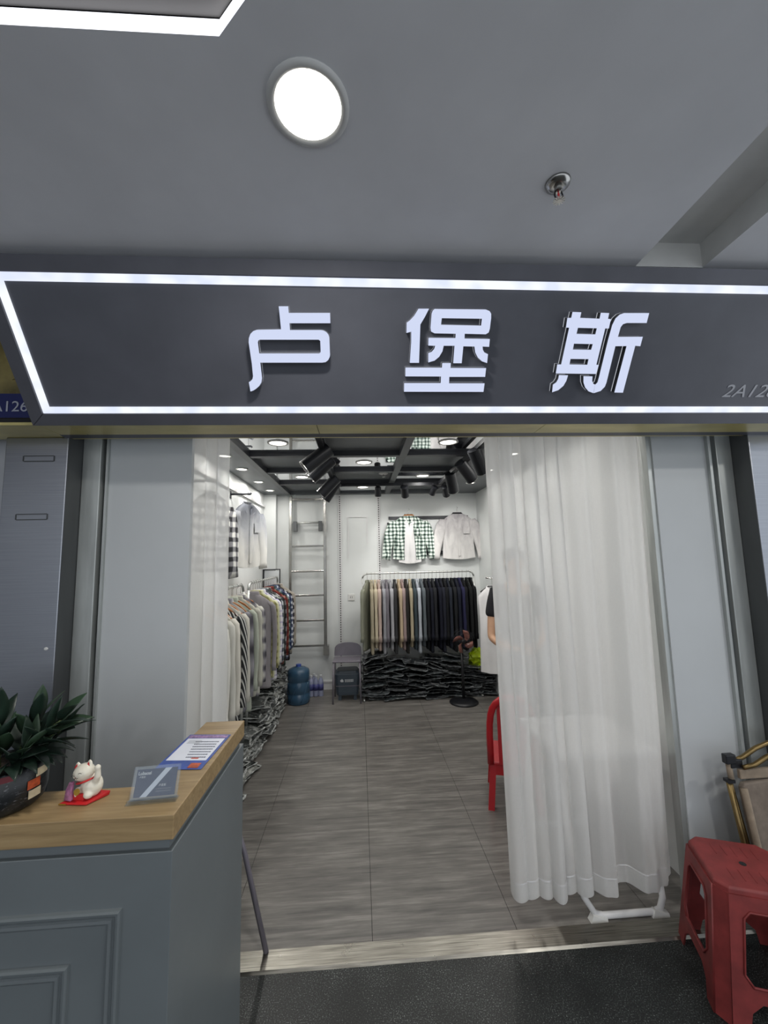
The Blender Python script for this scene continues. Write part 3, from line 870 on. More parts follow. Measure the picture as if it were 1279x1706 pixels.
def rack_shirt_meshes(seed, hw=0.205, length=0.80):
    rnd = random.Random(seed)
    ph = rnd.uniform(0, 6)
    lv = [(-0.100, 0.040, 0.014), (-0.112, 0.062, 0.017), (-0.135, 0.100, 0.018), (-0.165, 0.140, 0.019), (-0.195, 0.163, 0.020), (-0.24, 0.168, 0.021),
          (-0.40, 0.160, 0.021), (-0.60, 0.158, 0.021), (-0.80, 0.162, 0.022), (-0.10 - length + 0.02, 0.166, 0.023), (-0.10 - length, 0.160, 0.021)]
    b = MB().loft([ring_se(0.004 * math.sin(z * 9 + ph), z, w, t_, ph=ph + z * 4, fold=0.22) for z, w, t_ in lv])
    out = {'body': b.mesh('shirt_body', True)}
    for s, nm in ((1, 'sleeve_a'), (-1, 'sleeve_b')):
        path = [(0.150, -0.180, 0.022, 0.020), (0.176, -0.215, 0.026, 0.021), (0.186, -0.28, 0.024, 0.021), (0.188, -0.42, 0.022, 0.020), (0.190, -0.58, 0.020, 0.019), (0.190, -0.72, 0.018, 0.018), (0.190, -0.735, 0.021, 0.0205), (0.191, -0.79, 0.021, 0.0205)]
        m = MB().loft([ring_se(s * (x + 0.005 * math.sin(z * 11 + ph + s)), z, rx, ry * (1 + 0.12 * math.sin(z * 23 + ph)), n=14, p=2.2) for x, z, rx, ry in path])
        out[nm] = m.mesh('shirt_sleeve', True)
    c = MB()
    c.loft([ring_se(0, -0.112, 0.056, 0.019, 18), ring_se(0, -0.085, 0.050, 0.020, 18), ring_se(0, -0.078, 0.046, 0.018, 18), ring_se(0, -0.088, 0.042, 0.014, 18)], cap=False)
    out['collar'] = c.mesh('shirt_collar', True)
    return out
SHIRT_MESH = [rack_shirt_meshes(s, length=l) for s, l in ((1, 0.80), (2, 0.84), (3, 0.77))]

def rack_shirt(loc, rotz, material, label, group, v=0, scale=1.0, tilt=0.0):
    t = empty('hanging_shirt', loc, (tilt, 0, rotz), label=label, cat='shirt', group=group)
    t.scale = (scale, scale, scale)
    me = SHIRT_MESH[v % len(SHIRT_MESH)]
    link('body', me['body'], material, t)
    link('sleeve', me['sleeve_a'], material, t)
    link('sleeve', me['sleeve_b'], material, t)
    link('collar', me['collar'], material, t)
    return t

hk = MB().tube([(0.0, 0.0, -0.082), (0, 0, -0.035), (0.012, 0, -0.024), (0.014, 0, -0.008), (0.004, 0, 0.002), (-0.010, 0, -0.004), (-0.013, 0, -0.012)], 0.0018, 6).mesh('hanger_hook', True)
hb = MB().loft([[(x, y, z + dz) for y, dz in ((-w_, -0.007), (w_, -0.007), (w_, 0.007), (-w_, 0.007))] for x, z, w_ in ((-0.17, -0.19, 0.006), (-0.10, -0.125, 0.009), (-0.03, -0.088, 0.010), (0.03, -0.088, 0.010), (0.10, -0.125, 0.009), (0.17, -0.19, 0.006))])
hb = MB().add([(x, y, z - 0.026) for x, y, z in hb.v], hb.f).mesh('hanger_bar')
hb2 = MB().tube([(-0.17, 0, -0.185), (-0.03, 0, -0.088), (0.03, 0, -0.088), (0.17, 0, -0.185)], 0.0022, 6).mesh('wire_bar')
def hanger(loc, rotz, wood, label, group):
    t = empty('coat_hanger', loc, (0, 0, rotz), label=label, cat='hanger', group=group)
    link('hook', hk, 'chrome', t)
    link('bar', hb if wood else hb2, 'wood_hanger' if wood else 'chrome', t)

def rack(name, p0, p1, z, label, r=0.011, bend=0.06, foot=True):
    """inverted-U clothes rail; p0,p1 the floor points of its two posts"""
    p0, p1 = Vector(p0 + (0,)), Vector(p1 + (0,))
    t = empty(name, p0, label=label, cat='clothes rack', group='tube clothes racks')
    d = (p1 - p0)
    n = d.normalized()
    def corner(base, sgn):
        return [base + Vector((0, 0, z - bend)) , base + n * sgn * bend * 0.3 + Vector((0, 0, z - bend * 0.3)), base + n * sgn * bend + Vector((0, 0, z))]
    z0 = Vector((0, 0, 0))
    obj('top_rail', MB().tube(corner(z0, 1) + list(reversed(corner(d, -1))), r, 10), 'rack', t, smooth=True)
    for b in (z0, d):
        obj('post', MB().tube([b, b + Vector((0, 0, z - bend))], r, 10), 'rack', t, smooth=True)
        if foot:
            s = Vector((-n.y, n.x, 0)) * 0.16
            obj('foot', MB().tube([b - s + Vector((0, 0, 0.012)), b + s + Vector((0, 0, 0.012))], r, 8), 'rack', t, smooth=True)
    return t

# ---- back rack
RZ = 1.462
rack('clothes_rack', (0.030, 5.12), (1.425, 5.12), RZ, 'grey tube clothes rack of dark shirts against the back wall')
back_cols = [('sage green', '#87897a'), ('sand beige', '#a9a08a'), ('cream', '#c3b8a0'), ('pinkish cream', '#bfaaa0'), ('pale lilac grey', '#98999f'), ('mauve grey', '#77737a'), ('dove grey', '#a7a7ac'), ('charcoal', '#3a3a3c'), ('pale sand', '#bba88e'), ('dusty rose', '#9a8886'), ('near-black brown', '#2c2a28'), ('light khaki', '#aca28a'), ('dark teal grey', '#3c474c'), ('pale silver', '#aeb4bc'), ('steel grey', '#5c6368')]
darks = [('black', '#1b1c20'), ('navy', '#1c1e28'), ('graphite', '#27282c'), ('ink navy', '#1b1d29'), ('charcoal navy', '#242630'), ('black', '#191a1d'), ('slate navy', '#2a2e38'), ('dark graphite', '#222427'), ('midnight blue', '#1f222e'), ('indigo', '#2b2b48'), ('black', '#17181b'), ('soot black', '#1c1e1f'), ('jet black', '#131416')]
allc = back_cols + darks
N = len(allc)
ordn = lambda k: '%d%s' % (k, 'th' if 10 <= k % 100 <= 20 else {1: 'st', 2: 'nd', 3: 'rd'}.get(k % 10, 'th'))
rnd = random.Random(11)
for i, (cn, hx) in enumerate(allc):
    x = 0.090 + i * (1.375 - 0.090) / (N - 1) + rnd.uniform(-0.004, 0.004)
    rz = R(-90) + rnd.uniform(-0.04, 0.04) - (0.38 if i == 0 else 0.0)
    m = cloth('cloth_%s' % cn.replace(' ', '_'), hx)
    lab = '%s shirt on the back rack, %s' % (cn, 'leftmost' if i == 0 else ('rightmost' if i == N - 1 else ordn(i + 1) + ' from its left end'))
    rack_shirt((x, 5.12, RZ), rz, m, lab, 'shirts on the back rack', i, 1.0)
    hanger((x, 5.12, RZ + 0.012), rz, False, 'wire hanger holding the %s shirt on the back rack' % (ordn(i + 1) + ' from left'), 'wire hangers on the back rack')

# ---- left racks
LX = -1.005
rack('clothes_rack', (LX, 2.35), (LX, 3.66), 1.45, 'pale tube clothes rack of light shirts nearest the curtain on the left', foot=False)
rack('clothes_rack', (LX, 3.82), (LX, 5.16), 1.45, 'pale tube clothes rack of plaid shirts behind the nearer left rack', foot=False)
near_list = [
    ('white shirt', cloth('cloth_white_a', '#d4d3cc')),
    ('off-white shirt', cloth('cloth_white_b', '#c9c8c0')),
    ('cream shirt', cloth('cloth_white_c', '#cfccc2')),
    ('black and white striped shirt', stripes('cloth_stripe', '#2c2e30', '#cfcfca', 45)),
    ('ivory shirt', cloth('cloth_white_d', '#c6c4ba')),
    ('grey and white blurred check shirt', plaid('plaid_grey_blur', '#c9c9c6', '#8b8a90', '#3d3b42', 4.5, 0.5, 0.5, 1.0, 0.5)),
    ('pale green-grey shirt', cloth('cloth_palegreen', '#a9afa2')),
    ('light stone shirt', cloth('cloth_stone', '#b4b3a8')),
    ('grey and cream check shirt', plaid('plaid_grey', '#c3c2b9', '#86848a', '#3b3a40', 9, 0.45, 0.45, 1.0, 0.35)),
]
far_list = [
    ('taupe grey shirt', cloth('cloth_taupe', '#8b878a')),
    ('olive check shirt', plaid('plaid_olive', '#a3a078', '#86845c', '#66643f', 16, 0.4, 0.4, 1, 0.2)),
    ('pale yellow shirt', cloth('cloth_paleyellow', '#c5c6a5')),
    ('white and lilac shirt', plaid('plaid_lilac', '#d5d4d6', '#b9b5cb', '#8a86a8', 18, 0.3, 0.3)),
    ('dark slate check shirt', plaid('plaid_slate', '#a9acb0', '#53585e', '#22262c', 12, 0.5, 0.5)),
    ('dark green check shirt', plaid('plaid_green', '#a5aba4', '#3f4c47', '#18211f', 10, 0.55, 0.55)),
    ('charcoal plaid shirt', plaid('plaid_char', '#9b9a9a', '#4b4a4c', '#1c1b1d', 11, 0.5, 0.5)),
    ('rust red flannel shirt', plaid('plaid_rust', '#8d7a74', '#6d312b', '#4e1f1c', 15, 0.7, 0.6)),
    ('brick red check shirt', plaid('plaid_brick', '#7c4a44', '#6b2a26', '#3f1c1a', 22, 0.55, 0.55)),
    ('bottle green check shirt', plaid('plaid_bottle', '#7f8a84', '#37443f', '#18211f', 13, 0.55, 0.55)),
    ('navy and white check shirt', plaid('plaid_navy', '#c3c8d0', '#4a5874', '#1b2440', 14, 0.6, 0.6)),
    ('white and navy windowpane shirt', plaid('plaid_window', '#c7cbd2', '#5d6478', '#20263c', 17, 0.45, 0.6)),
    ('black and plum plaid shirt', plaid('plaid_plum', '#b7b3b3', '#3b3439', '#171418', 12, 0.6, 0.6)),
    ('khaki grey shirt', cloth('cloth_khakigrey', '#8d877c')),
    ('light taupe shirt', cloth('cloth_lighttaupe', '#a09b93')),
]
def left_row(lst, y0, y1, zr, rackname, grp, turn=0.0):
    n = len(lst)
    for i, (nm, m) in enumerate(lst):
        y = y0 + (y1 - y0) * i / (n - 1)
        rz = turn + rnd.uniform(-0.06, 0.06)
        where = 'first' if i == 0 else ('last' if i == n - 1 else ordn(i + 1))
        rack_shirt((LX + (0.022 if turn else 0.0) + rnd.uniform(-0.004, 0.010), y, zr), rz, m, '%s hanging %s from the front on the %s' % (nm, where, rackname), grp, i + 1, 1.0)
        hanger((LX, y, zr + 0.012), rz, True, 'brown wooden hanger holding the %s' % nm, 'wooden hangers on the left racks')
left_row(near_list, 2.62, 3.58, 1.45, 'nearer left rack', 'shirts on the nearer left rack')
left_row(far_list, 3.90, 5.08, 1.45, 'farther left rack', 'shirts on the farther left rack', 0.14)

# ================================================================== SHIRTS DISPLAYED ON THE WALLS
def display_shirt(name, loc, rotz, material, label, sleeves=True, w=0.23, h=0.60, open_=0.0, sl=0.52, spread=0.13, pocket=True, cuffmat=None, rotx=0.0, group=None, d=0.028):
    """garment spread flat; local X width, -Y towards the viewer, origin at the back of the collar"""
    t = empty(name, loc, (rotx, 0, rotz), label=label, cat='shirt', group=group)
    hem = -h
    def wid(z):
        f = min(1, max(0, -z / 0.09))
        return 0.075 + (w - 0.075) * (f ** 0.8) - 0.012 * math.sin(min(1, -z / h) * math.pi)
    zs_ = [0.0, -0.02, -0.045, -0.07, -0.09, -0.13, -0.20, -0.30, -0.40, -0.50, hem + 0.03, hem]
    def panel(xa, xb, y_front, y_back, curve):
        """panel between fractional widths xa..xb (may be callables of z)"""
        nx = 10
        m = MB()
        for yy, flip in ((y_front, False), (y_back, True)):
            vs = []
            for z in zs_:
                W = wid(z)
                a = xa(z, W)
                b = xb(z, W)
                for i in range(nx + 1):
                    x = a + (b - a) * i / nx
                    fo = (0.007 * math.sin(x * 38 + z * 7) + 0.005 * math.sin(x * 71 - z * 12)) * min(1, -z / 0.15)
                    bulge = -d * (1 - (x / (W + 1e-6)) ** 2) * 0.8 if not flip else 0
                    zz = z
                    if z <= hem + 1e-6:
                        zz = hem - 0.025 * math.cos(x / w * math.pi / 2 * 0.9) + 0.02
                    vs.append((x, yy + bulge + fo, zz))
            fs = []
            for r_ in range(len(zs_) - 1):
                for i in range(nx):
                    q = r_ * (nx + 1) + i
                    fs.append((q, q + 1, q + nx + 2, q + nx + 1))
            m.add(vs, fs)
        return m
    def neck(z):
        return 0.045 * max(0, 1 + z / 0.11)
    obj('back_panel', panel(lambda z, W: -W, lambda z, W: W, 0.0, 0.006, 0), material, t, smooth=True)
    obj('front_panel', panel(lambda z, W: -W, lambda z, W: -max(open_ * min(1, 0.55 - z * 1.0), neck(z)), -0.014, -0.010, 1), material, t, smooth=True)
    obj('front_panel', panel(lambda z, W: max(open_ * min(1, 0.55 - z * 1.0), neck(z)), lambda z, W: W, -0.016, -0.012, 1), material, t, smooth=True)
    for s in ((-1, 1) if sleeves else ()):
        a = Vector((s * (w - 0.03), -0.012, -0.075))
        b = Vector((s * (w + spread), -0.012, -0.075 - sl))
        pts = [a.lerp(b, f) + Vector((s * 0.02 * math.sin(f * math.pi), 0, 0)) for f in (0, 0.12, 0.3, 0.5, 0.7, 0.88, 0.89, 1.0)]
        dirv = (b - a).normalized()
        sd_ = Vector((dirv.z, 0, -dirv.x)) * -s
        rings = []
        for f, p in zip((0, 0.12, 0.3, 0.5, 0.7, 0.88, 0.89, 1.0), pts):
            hwid = (0.088 - 0.036 * f if f < 0.885 else 0.058) * (0.62 if f == 0 else (0.9 if f < 0.2 else 1))
            th_ = 0.022
            rings.append([p + sd_ * hwid * math.cos(2 * math.pi * j / 14) + Vector((0, th_ * math.sin(2 * math.pi * j / 14) + 0.004 * math.sin(f * 30 + j), 0)) for j in range(14)])
        obj('sleeve', MB().loft(rings), material, t, smooth=True)
    col = MB()
    for s in (-1, 1):
        col.add([(s * 0.012, -0.034, -0.10), (s * 0.062, -0.040, -0.085), (s * 0.078, -0.02, -0.012), (s * 0.058, 0.0, 0.028), (s * 0.03, -0.012, -0.02)], [(0, 1, 2, 3, 4)])
    col.add([(-0.058, 0.0, 0.028), (0.058, 0.0, 0.028), (0.07, 0.012, -0.01), (-0.07, 0.012, -0.01)], [(0, 1, 2, 3)])
    co = obj('collar', col, material, t)
    sm = co.modifiers.new('thick', 'SOLIDIFY')
    sm.thickness = 0.004
    if pocket:
        px = w * 0.50
        obj('pocket', MB().obox((px, -0.047, -0.22), 0.085, 0.006, 0.095), material, t, rot=(0, 0, 0))
    bt = MB()
    if open_ == 0 and pocket:
        obj('placket', MB().box(-0.012, 0.016, -0.046, -0.040, -h + 0.04, -0.10), material, t, bevel=0.002)
    if open_ == 0:
        for k in range(6):
            bt.lathe([(0.001, -0.003), (0.005, -0.003), (0.005, 0.0), (0.001, 0.0)], (0.004, -0.041, -0.12 - k * 0.075), 8, Matrix.Rotation(R(90), 3, 'X'))
        obj('buttons', bt, 'outlet', t)
    return t

chk = plaid('plaid_greenwhite', '#dfe6df', '#7d8f86', '#26332f', 21, 0.45, 0.45, 1.0, 0.2)
pale = tiedye('cloth_acidwash', '#77737a', '#b3b0b1', '#d2d0ce', -0.60, 0.10, 15)
dip = tiedye('cloth_dipdye', '#6f7480', '#b3b5b9', '#cfcec9', -0.62, -0.02)
display_shirt('checked_shirt', (0.665, 5.43, 2.20), R(2), chk, 'open green and white checked shirt over a white tee on the back wall', w=0.225, h=0.58, open_=0.075, sl=0.50, spread=0.09)
t = display_shirt('white_tee', (0.665, 5.425, 2.175), 0, 'white_cloth', 'plain white tee under the checked shirt on the back wall', w=0.15, h=0.60, open_=0.0, sl=0.12, spread=0.02, pocket=False, d=0.016, sleeves=False)
t['category'] = 't-shirt'
display_shirt('pale_shirt', (1.322, 5.43, 2.215), R(-2), pale, 'pale acid-washed shirt hanging on the back wall above the rack', w=0.215, h=0.60, sl=0.52, spread=0.10)
display_shirt('dip_dyed_shirt', (-1.07, 4.0, 2.19), R(64), dip, 'blue to white dip-dyed shirt hung on a hook of the left wall', w=0.19, h=0.60, sl=0.54, spread=0.03)
display_shirt('plaid_shirt', (-1.075, 3.05, 2.14), R(66), plaid('plaid_wall', '#c9c9c4', '#77777a', '#2a2a2c', 13, 0.5, 0.5), 'grey plaid shirt on the left wall half hidden by the curtain', w=0.19, h=0.56, sl=0.54, spread=0.03)
for (x, y, z, lab) in ((0.665, 5.43, 2.235, 'wooden hanger inside the checked shirt on the back wall'), (1.322, 5.43, 2.25, 'dark hanger inside the pale shirt on the back wall')):
    t = empty('coat_hanger', (x, y, z), label=lab, cat='hanger', group='hangers on the walls')
    obj('bar', MB().tube([(-0.15, -0.006, -0.105), (-0.05, -0.006, -0.022), (0.05, -0.006, -0.022), (0.15, -0.006, -0.105)], 0.010, 8), 'wood_hanger' if x < 1 else 'gap', t, smooth=True)
    obj('hook', MB().tube([(0, 0, 0), (0, 0, 0.04), (0.014, 0, 0.055), (0, 0.02, 0.066)], 0.002, 6), 'chrome', t)
# wall frame behind the two shirts
t = empty('wall_frame', (0.98, 5.49, 1.70), label='black steel display frame behind the shirts on the back wall', cat='display frame')
for nm, m in (('top_bar', MB().box(-0.58, 0.50, -0.02, 0.0, 0.46, 0.50)), ('bottom_bar', MB().box(-0.45, 0.40, -0.02, 0.0, -0.02, 0.03)), ('left_bar', MB().box(-0.60, -0.555, -0.02, 0.0, -0.02, 0.42))):
    obj(nm, m, 'black_metal', t)
# hooks on the left wall
for y, z, lab in ((4.0, 2.295, 'black wall hook above the dip-dyed shirt'), (3.05, 2.245, 'black wall hook above the grey plaid shirt')):
    t = empty('wall_hook', (-1.235, y, z), label=lab, cat='hook', group='hooks on the left wall')
    obj('plate', MB().box(0.0, 0.008, -0.02, 0.02, -0.04, 0.03), 'black_metal', t)
    obj('arm', MB().tube([(0.0, 0, 0), (0.12, 0, 0.0), (0.19, 0, 0.0), (0.20, 0, 0.012)], 0.010, 8), 'black_metal', t, smooth=True)
    t2 = empty('coat_hanger', (-1.07, y, z + 0.012), (0, 0, R(64)), label='hanger on the ' + lab[6:], cat='hanger', group='hangers on the walls')
    obj('bar', MB().tube([(-0.13, 0, -0.19), (-0.05, 0, -0.125), (0.05, 0, -0.125), (0.13, 0, -0.19)], 0.008, 8), 'gap', t2, smooth=True)
    obj('hook', MB().tube([(0, 0, -0.125), (0, 0, -0.02), (0.012, 0, -0.005), (0, 0, 0.004)], 0.002, 6), 'chrome', t2)

# white tee on the right, seen beside the curtain
t = display_shirt('white_tee', (1.425, 4.42, 1.30), R(0), 'white_cloth', 'long white tee hanging by the right wall beside the curtain', w=0.165, h=0.88, sl=0.30, spread=-0.01, pocket=False, sleeves=False)
t['category'] = 't-shirt'
obj('print', MB().box(-0.06, 0.02, -0.052, -0.049, -0.50, -0.47).box(-0.05, 0.0, -0.052, -0.049, -0.53, -0.51), 'ink', t)
t = empty('wall_hook', (1.61, 4.42, 1.40), label='hook on the right wall holding the long white tee', cat='hook')
obj('plate', MB().box(-0.008, 0.0, -0.02, 0.02, -0.04, 0.03), 'chrome', t)
obj('arm', MB().tube([(0, 0, 0), (-0.15, 0, 0), (-0.25, 0, 0.01)], 0.007, 8), 'chrome', t, smooth=True)
t = empty('coat_hanger', (1.425, 4.42, 1.412), label='hanger inside the long white tee by the right wall', cat='hanger', group='hangers on the walls')
obj('bar', MB().tube([(-0.13, 0, -0.15), (-0.04, 0, -0.09), (0.04, 0, -0.09), (0.13, 0, -0.15)], 0.006, 8), 'gap', t, smooth=True)
obj('hook', MB().tube([(0, 0, -0.09), (0, 0, -0.02), (0.012, 0, -0.005), (0, 0, 0.004)], 0.002, 6), 'chrome', t)

# ================================================================== LADDER
t = empty('ladder', (-0.67, 5.42, 0.47), label='stainless steel ladder hooked against the white back wall', cat='ladder')
for x in (-0.222, 0.222):
    obj('rail', MB().box(x - 0.020, x + 0.020, -0.016, 0.016, 0.0, 2.02), 'chrome', t, bevel=0.008)
for i, z in enumerate((2.443, 1.825, 1.499, 1.193, 0.876, 0.562)):
    obj('rung', MB().box(-0.205, 0.205, -0.012, 0.012, z - 0.47 - 0.012, z - 0.47 + 0.012), 'chrome', t, bevel=0.004)
obj('hanging_bar', MB().tube([(-0.20, -0.01, 2.124 - 0.47), (0.20, -0.01, 2.135 - 0.47)], 0.013, 10), 'rack', t, smooth=True)
for x in (-0.165, 0.165):
    obj('bar_bracket', MB().box(x - 0.025, x + 0.025, -0.03, 0.05, 2.02 - 0.47, 2.15 - 0.47), 'steel_dark', t)
obj('foot_cap', MB().box(0.195, 0.265, -0.02, 0.06, -0.03, 0.09), 'chrome', t)

# framed mirror in the back left corner
t = empty('framed_mirror', (-1.13, 5.36, 1.0), (R(-3), 0, 0), label='small black-framed mirror standing in the back left corner', cat='mirror')
obj('pane', MB().box(-0.10, 0.115, -0.01, 0.0, 0, 0.52), 'mirror', t)
for nm, m in (('frame_side', MB().box(-0.105, -0.085, -0.02, 0.004, -0.01, 0.54)), ('frame_side', MB().box(0.105, 0.115, -0.02, 0.004, -0.01, 0.54)), ('frame_top', MB().box(-0.105, 0.115, -0.02, 0.004, 0.53, 0.54)), ('frame_bottom', MB().box(-0.105, 0.115, -0.02, 0.004, -0.02, -0.005))):
    obj(nm, m, 'black_metal', t)
obj('stand', MB().box(-0.02, 0.02, 0.0, 0.02, -1.0, 0.0), 'black_metal', t)

# ================================================================== WRAPPED GARMENT HEAPS
def pack_mesh(seed, w=0.27, d=0.24, h=0.030):
    rnd_ = random.Random(seed)
    nx, ny = 9, 6
    ph = [rnd_.uniform(0, 6) for _ in range(4)]
    m = MB()
    top, bot = [], []
    for j in range(ny + 1):
        for i in range(nx + 1):
            u, v = i / nx * 2 - 1, j / ny * 2 - 1
            e = max(0.0, (1 - abs(u) ** 5) * (1 - abs(v) ** 5)) ** 0.5
            x = u * w / 2 * (1 + 0.03 * math.sin(3 * v + ph[0]))
            y = v * d / 2 * (1 + 0.04 * math.sin(3 * u + ph[1]))
            sag = 0.012 * math.sin(1.8 * u + ph[2]) + 0.004 * math.sin(3 * v + ph[3])
            wr = 0.002 * math.sin(9 * u + 3 * v + ph[0]) + rnd_.uniform(-0.001, 0.001)
            top.append((x, y, sag + h * 0.5 * e + wr * e))
            bot.append((x, y, sag - h * 0.5 * e + wr * 0.4 * e))
    n = nx + 1
    fs = []
    k = len(top)
    for j in range(ny):
        for i in range(nx):
            q = j * n + i
            fs.append((q, q + 1, q + n + 1, q + n))
            fs.append((k + q, k + q + n, k + q + n + 1, k + q + 1))
    edge = [(j * n, (j + 1) * n) for j in range(ny)] + [(j * n + nx, (j + 1) * n + nx) for j in range(ny)] + [(i, i + 1) for i in range(nx)] + [(ny * n + i, ny * n + i + 1) for i in range(nx)]
    for a, b in edge:
        fs.append((a, b, k + b, k + a))
    m.add(top + bot, fs)
    rim_ids = [i for i in range(nx)] + [j * n + nx for j in range(ny)] + [ny * n + nx - i for i in range(nx)] + [(ny - j) * n for j in range(ny)]
    rim = [Vector(top[i]) for i in rim_ids]
    fm = MB()
    vs = []
    for p in rim:
        q = Vector((p.x, p.y, 0)).normalized()
        o_ = p + q * rnd_.uniform(0.006, 0.014) + Vector((0, 0, rnd_.uniform(-0.006, 0.004)))
        vs += [p - q * 0.004 + Vector((0, 0, 0.002)), o_ + Vector((0, 0, 0.0015)), o_ - Vector((0, 0, 0.0015)), p - q * 0.004 - Vector((0, 0, 0.002))]
    k_ = len(rim)
    f2_ = []
    for i in range(k_):
        a_, b_ = 4 * i, 4 * ((i + 1) % k_)
        f2_ += [(a_, b_, b_ + 1, a_ + 1), (a_ + 1, b_ + 1, b_ + 2, a_ + 2), (a_ + 2, b_ + 2, b_ + 3, a_ + 3)]
    fm.add(vs, f2_)
    return m.mesh('wrapped_garment', True), fm.mesh('film_edge', False)

def wrapper(name, dark, light, thr, rough=0.22):
    """folded cloth seen through creased clear film"""
    k = NT(name)
    v = k.coord((3, 3, 16))
    nz = k.noise(v, 4.0, 5, 0.65, 0.8)
    k.link(k.ramp(nz, [(0.30, dark), (thr, dark), (thr + 0.10, light)]), k.b.inputs['Base Color'])
    k.b.inputs['Roughness'].default_value = rough
    k.b.inputs['Coat Weight'].default_value = 0.7
    k.b.inputs['Coat Roughness'].default_value = 0.10
    k.bump(k.noise(k.coord((8, 8, 20)), 4, 3, 0.6, 0.6), 0.35, 0.005)
    return k.m
MATS['film'] = mat('film_edge_grey_glint', '#64686a', 0.25, var=0.35, scale=30, coat=0.5)  # light caught by the film edges is put into this grey
MATS['film_pale'] = mat('film_edge_pale_glint', '#a3a6a4', 0.25, var=0.3, scale=30, coat=0.5)  # paler edge colour stands in for light glinting on the left heap's film
PACKS = [pack_mesh(s) for s in range(5)]
WR_BACK = [wrapper('wrap_black', '#1d1f22', '#6a6d70', 0.60), wrapper('wrap_graphite', '#303336', '#8b8e90', 0.60), wrapper('wrap_slate', '#434a4c', '#83898a', 0.58)]
WR_LEFT = [wrapper('wrap_grey', '#5d605f', '#a5a7a5', 0.50), wrapper('wrap_pale', '#858783', '#bcbeb9', 0.46), wrapper('wrap_dark', '#2c302f', '#8a8e8c', 0.54)]
rp = random.Random(5)
def pack(loc, rot, m, label, group, sc=1.0, film='film'):
    pk = PACKS[rp.randrange(5)]
    o = link('wrapped_garment', pk[0], m, None, loc, rot)
    o.scale = (sc, sc, sc)
    link('film_edge', pk[1], film, o)
    tag(o, label, 'wrapped garment', group)
labB = 'flat plastic-wrapped dark garment in the heap under the back rack'
cols = [(0.17, 0.50, -0.04), (0.40, 0.46, 0.03), (0.63, 0.44, 0.0), (0.86, 0.44, 0.05), (1.08, 0.47, 0.0), (1.30, 0.34, 0.04), (1.46, 0.30, 0.0)]
for ci, (x, top, off) in enumerate(cols):
    z = 0.022
    base_tilt = rp.uniform(-0.10, 0.10)
    while z < top:
        tl = base_tilt + (0.30 * (z / top) * (1 if ci % 2 else -1) if ci in (0, 3) else 0) + rp.uniform(-0.10, 0.10)
        pack((x + rp.uniform(-0.05, 0.05), 5.085 + rp.uniform(-0.04, 0.04), z + abs(tl) * 0.06), (rp.uniform(-0.08, 0.05), tl, rp.uniform(-0.25, 0.25)), WR_BACK[rp.choice((0, 0, 1, 1, 2))], labB, 'wrapped garments under the back rack', rp.uniform(0.92, 1.08))
        z += rp.uniform(0.028, 0.036)
labL = 'flat plastic-wrapped grey garment in the heap under the left racks'
y = 2.75
while y < 5.2:
    top = 0.30 + 0.08 * math.sin(y * 3.1) + (0.08 if y > 4.2 else 0.0)
    z = 0.022
    while z < top:
        lean = rp.uniform(-0.22, 0.22)
        pack((-0.99 + rp.uniform(-0.03, 0.03) - 0.08 * z, y + rp.uniform(-0.04, 0.04), z + 0.012), (lean, rp.uniform(-0.05, 0.16), R(90) + rp.uniform(-0.3, 0.3)), WR_LEFT[rp.choice((0, 0, 1, 2))], labL, 'wrapped garments under the left racks', rp.uniform(0.92, 1.06), 'film_pale')
        z += rp.uniform(0.034, 0.044)
    y += 0.235

# ================================================================== SMALL INTERIOR THINGS
# neon bag
bg = MB()
rings = []
rb = random.Random(3)
for i in range(9):
    f = i / 8
    rr = 0.10 * math.sin(math.pi * (0.12 + 0.86 * f)) ** 0.7 + 0.01
    rings.append([((rr + rb.uniform(-0.03, 0.03)) * math.cos(a * math.pi / 8), (rr * 0.8 + rb.uniform(-0.03, 0.03)) * math.sin(a * math.pi / 8), 0.20 * f + rb.uniform(-0.008, 0.008)) for a in range(16)])
bg.loft(rings)
o = obj('plastic_bag', bg, 'neon', None, (1.42, 5.13, 0.33))
tag(o, 'crumpled neon yellow-green plastic bag on the heap behind the fan', 'bag')

# fan
t = empty('pedestal_fan', (1.155, 4.80, 0), (0, 0, R(12)), label='black pedestal fan with translucent brown blades by the back heap', cat='fan')
obj('base', MB().lathe([(0.001, 0.0), (0.16, 0.0), (0.162, 0.012), (0.14, 0.028), (0.04, 0.045), (0.001, 0.05)], n=36), 'black_plastic', t, smooth=True)
obj('pole', MB().tube([(0, 0, 0.04), (0, 0, 0.62)], 0.017, 14), 'black_plastic', t, smooth=True)
obj('motor', MB().lathe([(0.02, -0.05), (0.04, -0.04), (0.048, 0.0), (0.04, 0.05), (0.015, 0.06)], (0, 0.03, 0.68), 20, Matrix.Rotation(R(90), 3, 'X')), 'black_plastic', t, smooth=True)
cg_ = MB()
for yy, rr in ((-0.035, 0.135), (-0.06, 0.10), (-0.07, 0.05), (0.03, 0.135)):
    cg_.tube([(rr * math.cos(a * math.pi / 16), yy - 0.035, 0.68 + rr * math.sin(a * math.pi / 16)) for a in range(33)], 0.0016, 4, cap=False)
for i in range(36):
    a = i * math.pi / 18
    c_, s_ = math.cos(a), math.sin(a)
    cg_.tube([(0.02 * c_, -0.107, 0.68 + 0.02 * s_), (0.10 * c_, -0.095, 0.68 + 0.10 * s_), (0.135 * c_, -0.07, 0.68 + 0.135 * s_)], 0.0009, 3)
tag(obj('guard', cg_, 'black_metal', t), kind='stuff')
obj('hub', MB().lathe([(0.001, -0.012), (0.026, -0.010), (0.03, 0.012), (0.001, 0.014)], (0, -0.055, 0.68), 18, Matrix.Rotation(R(90), 3, 'X')), 'black_plastic', t, smooth=True)
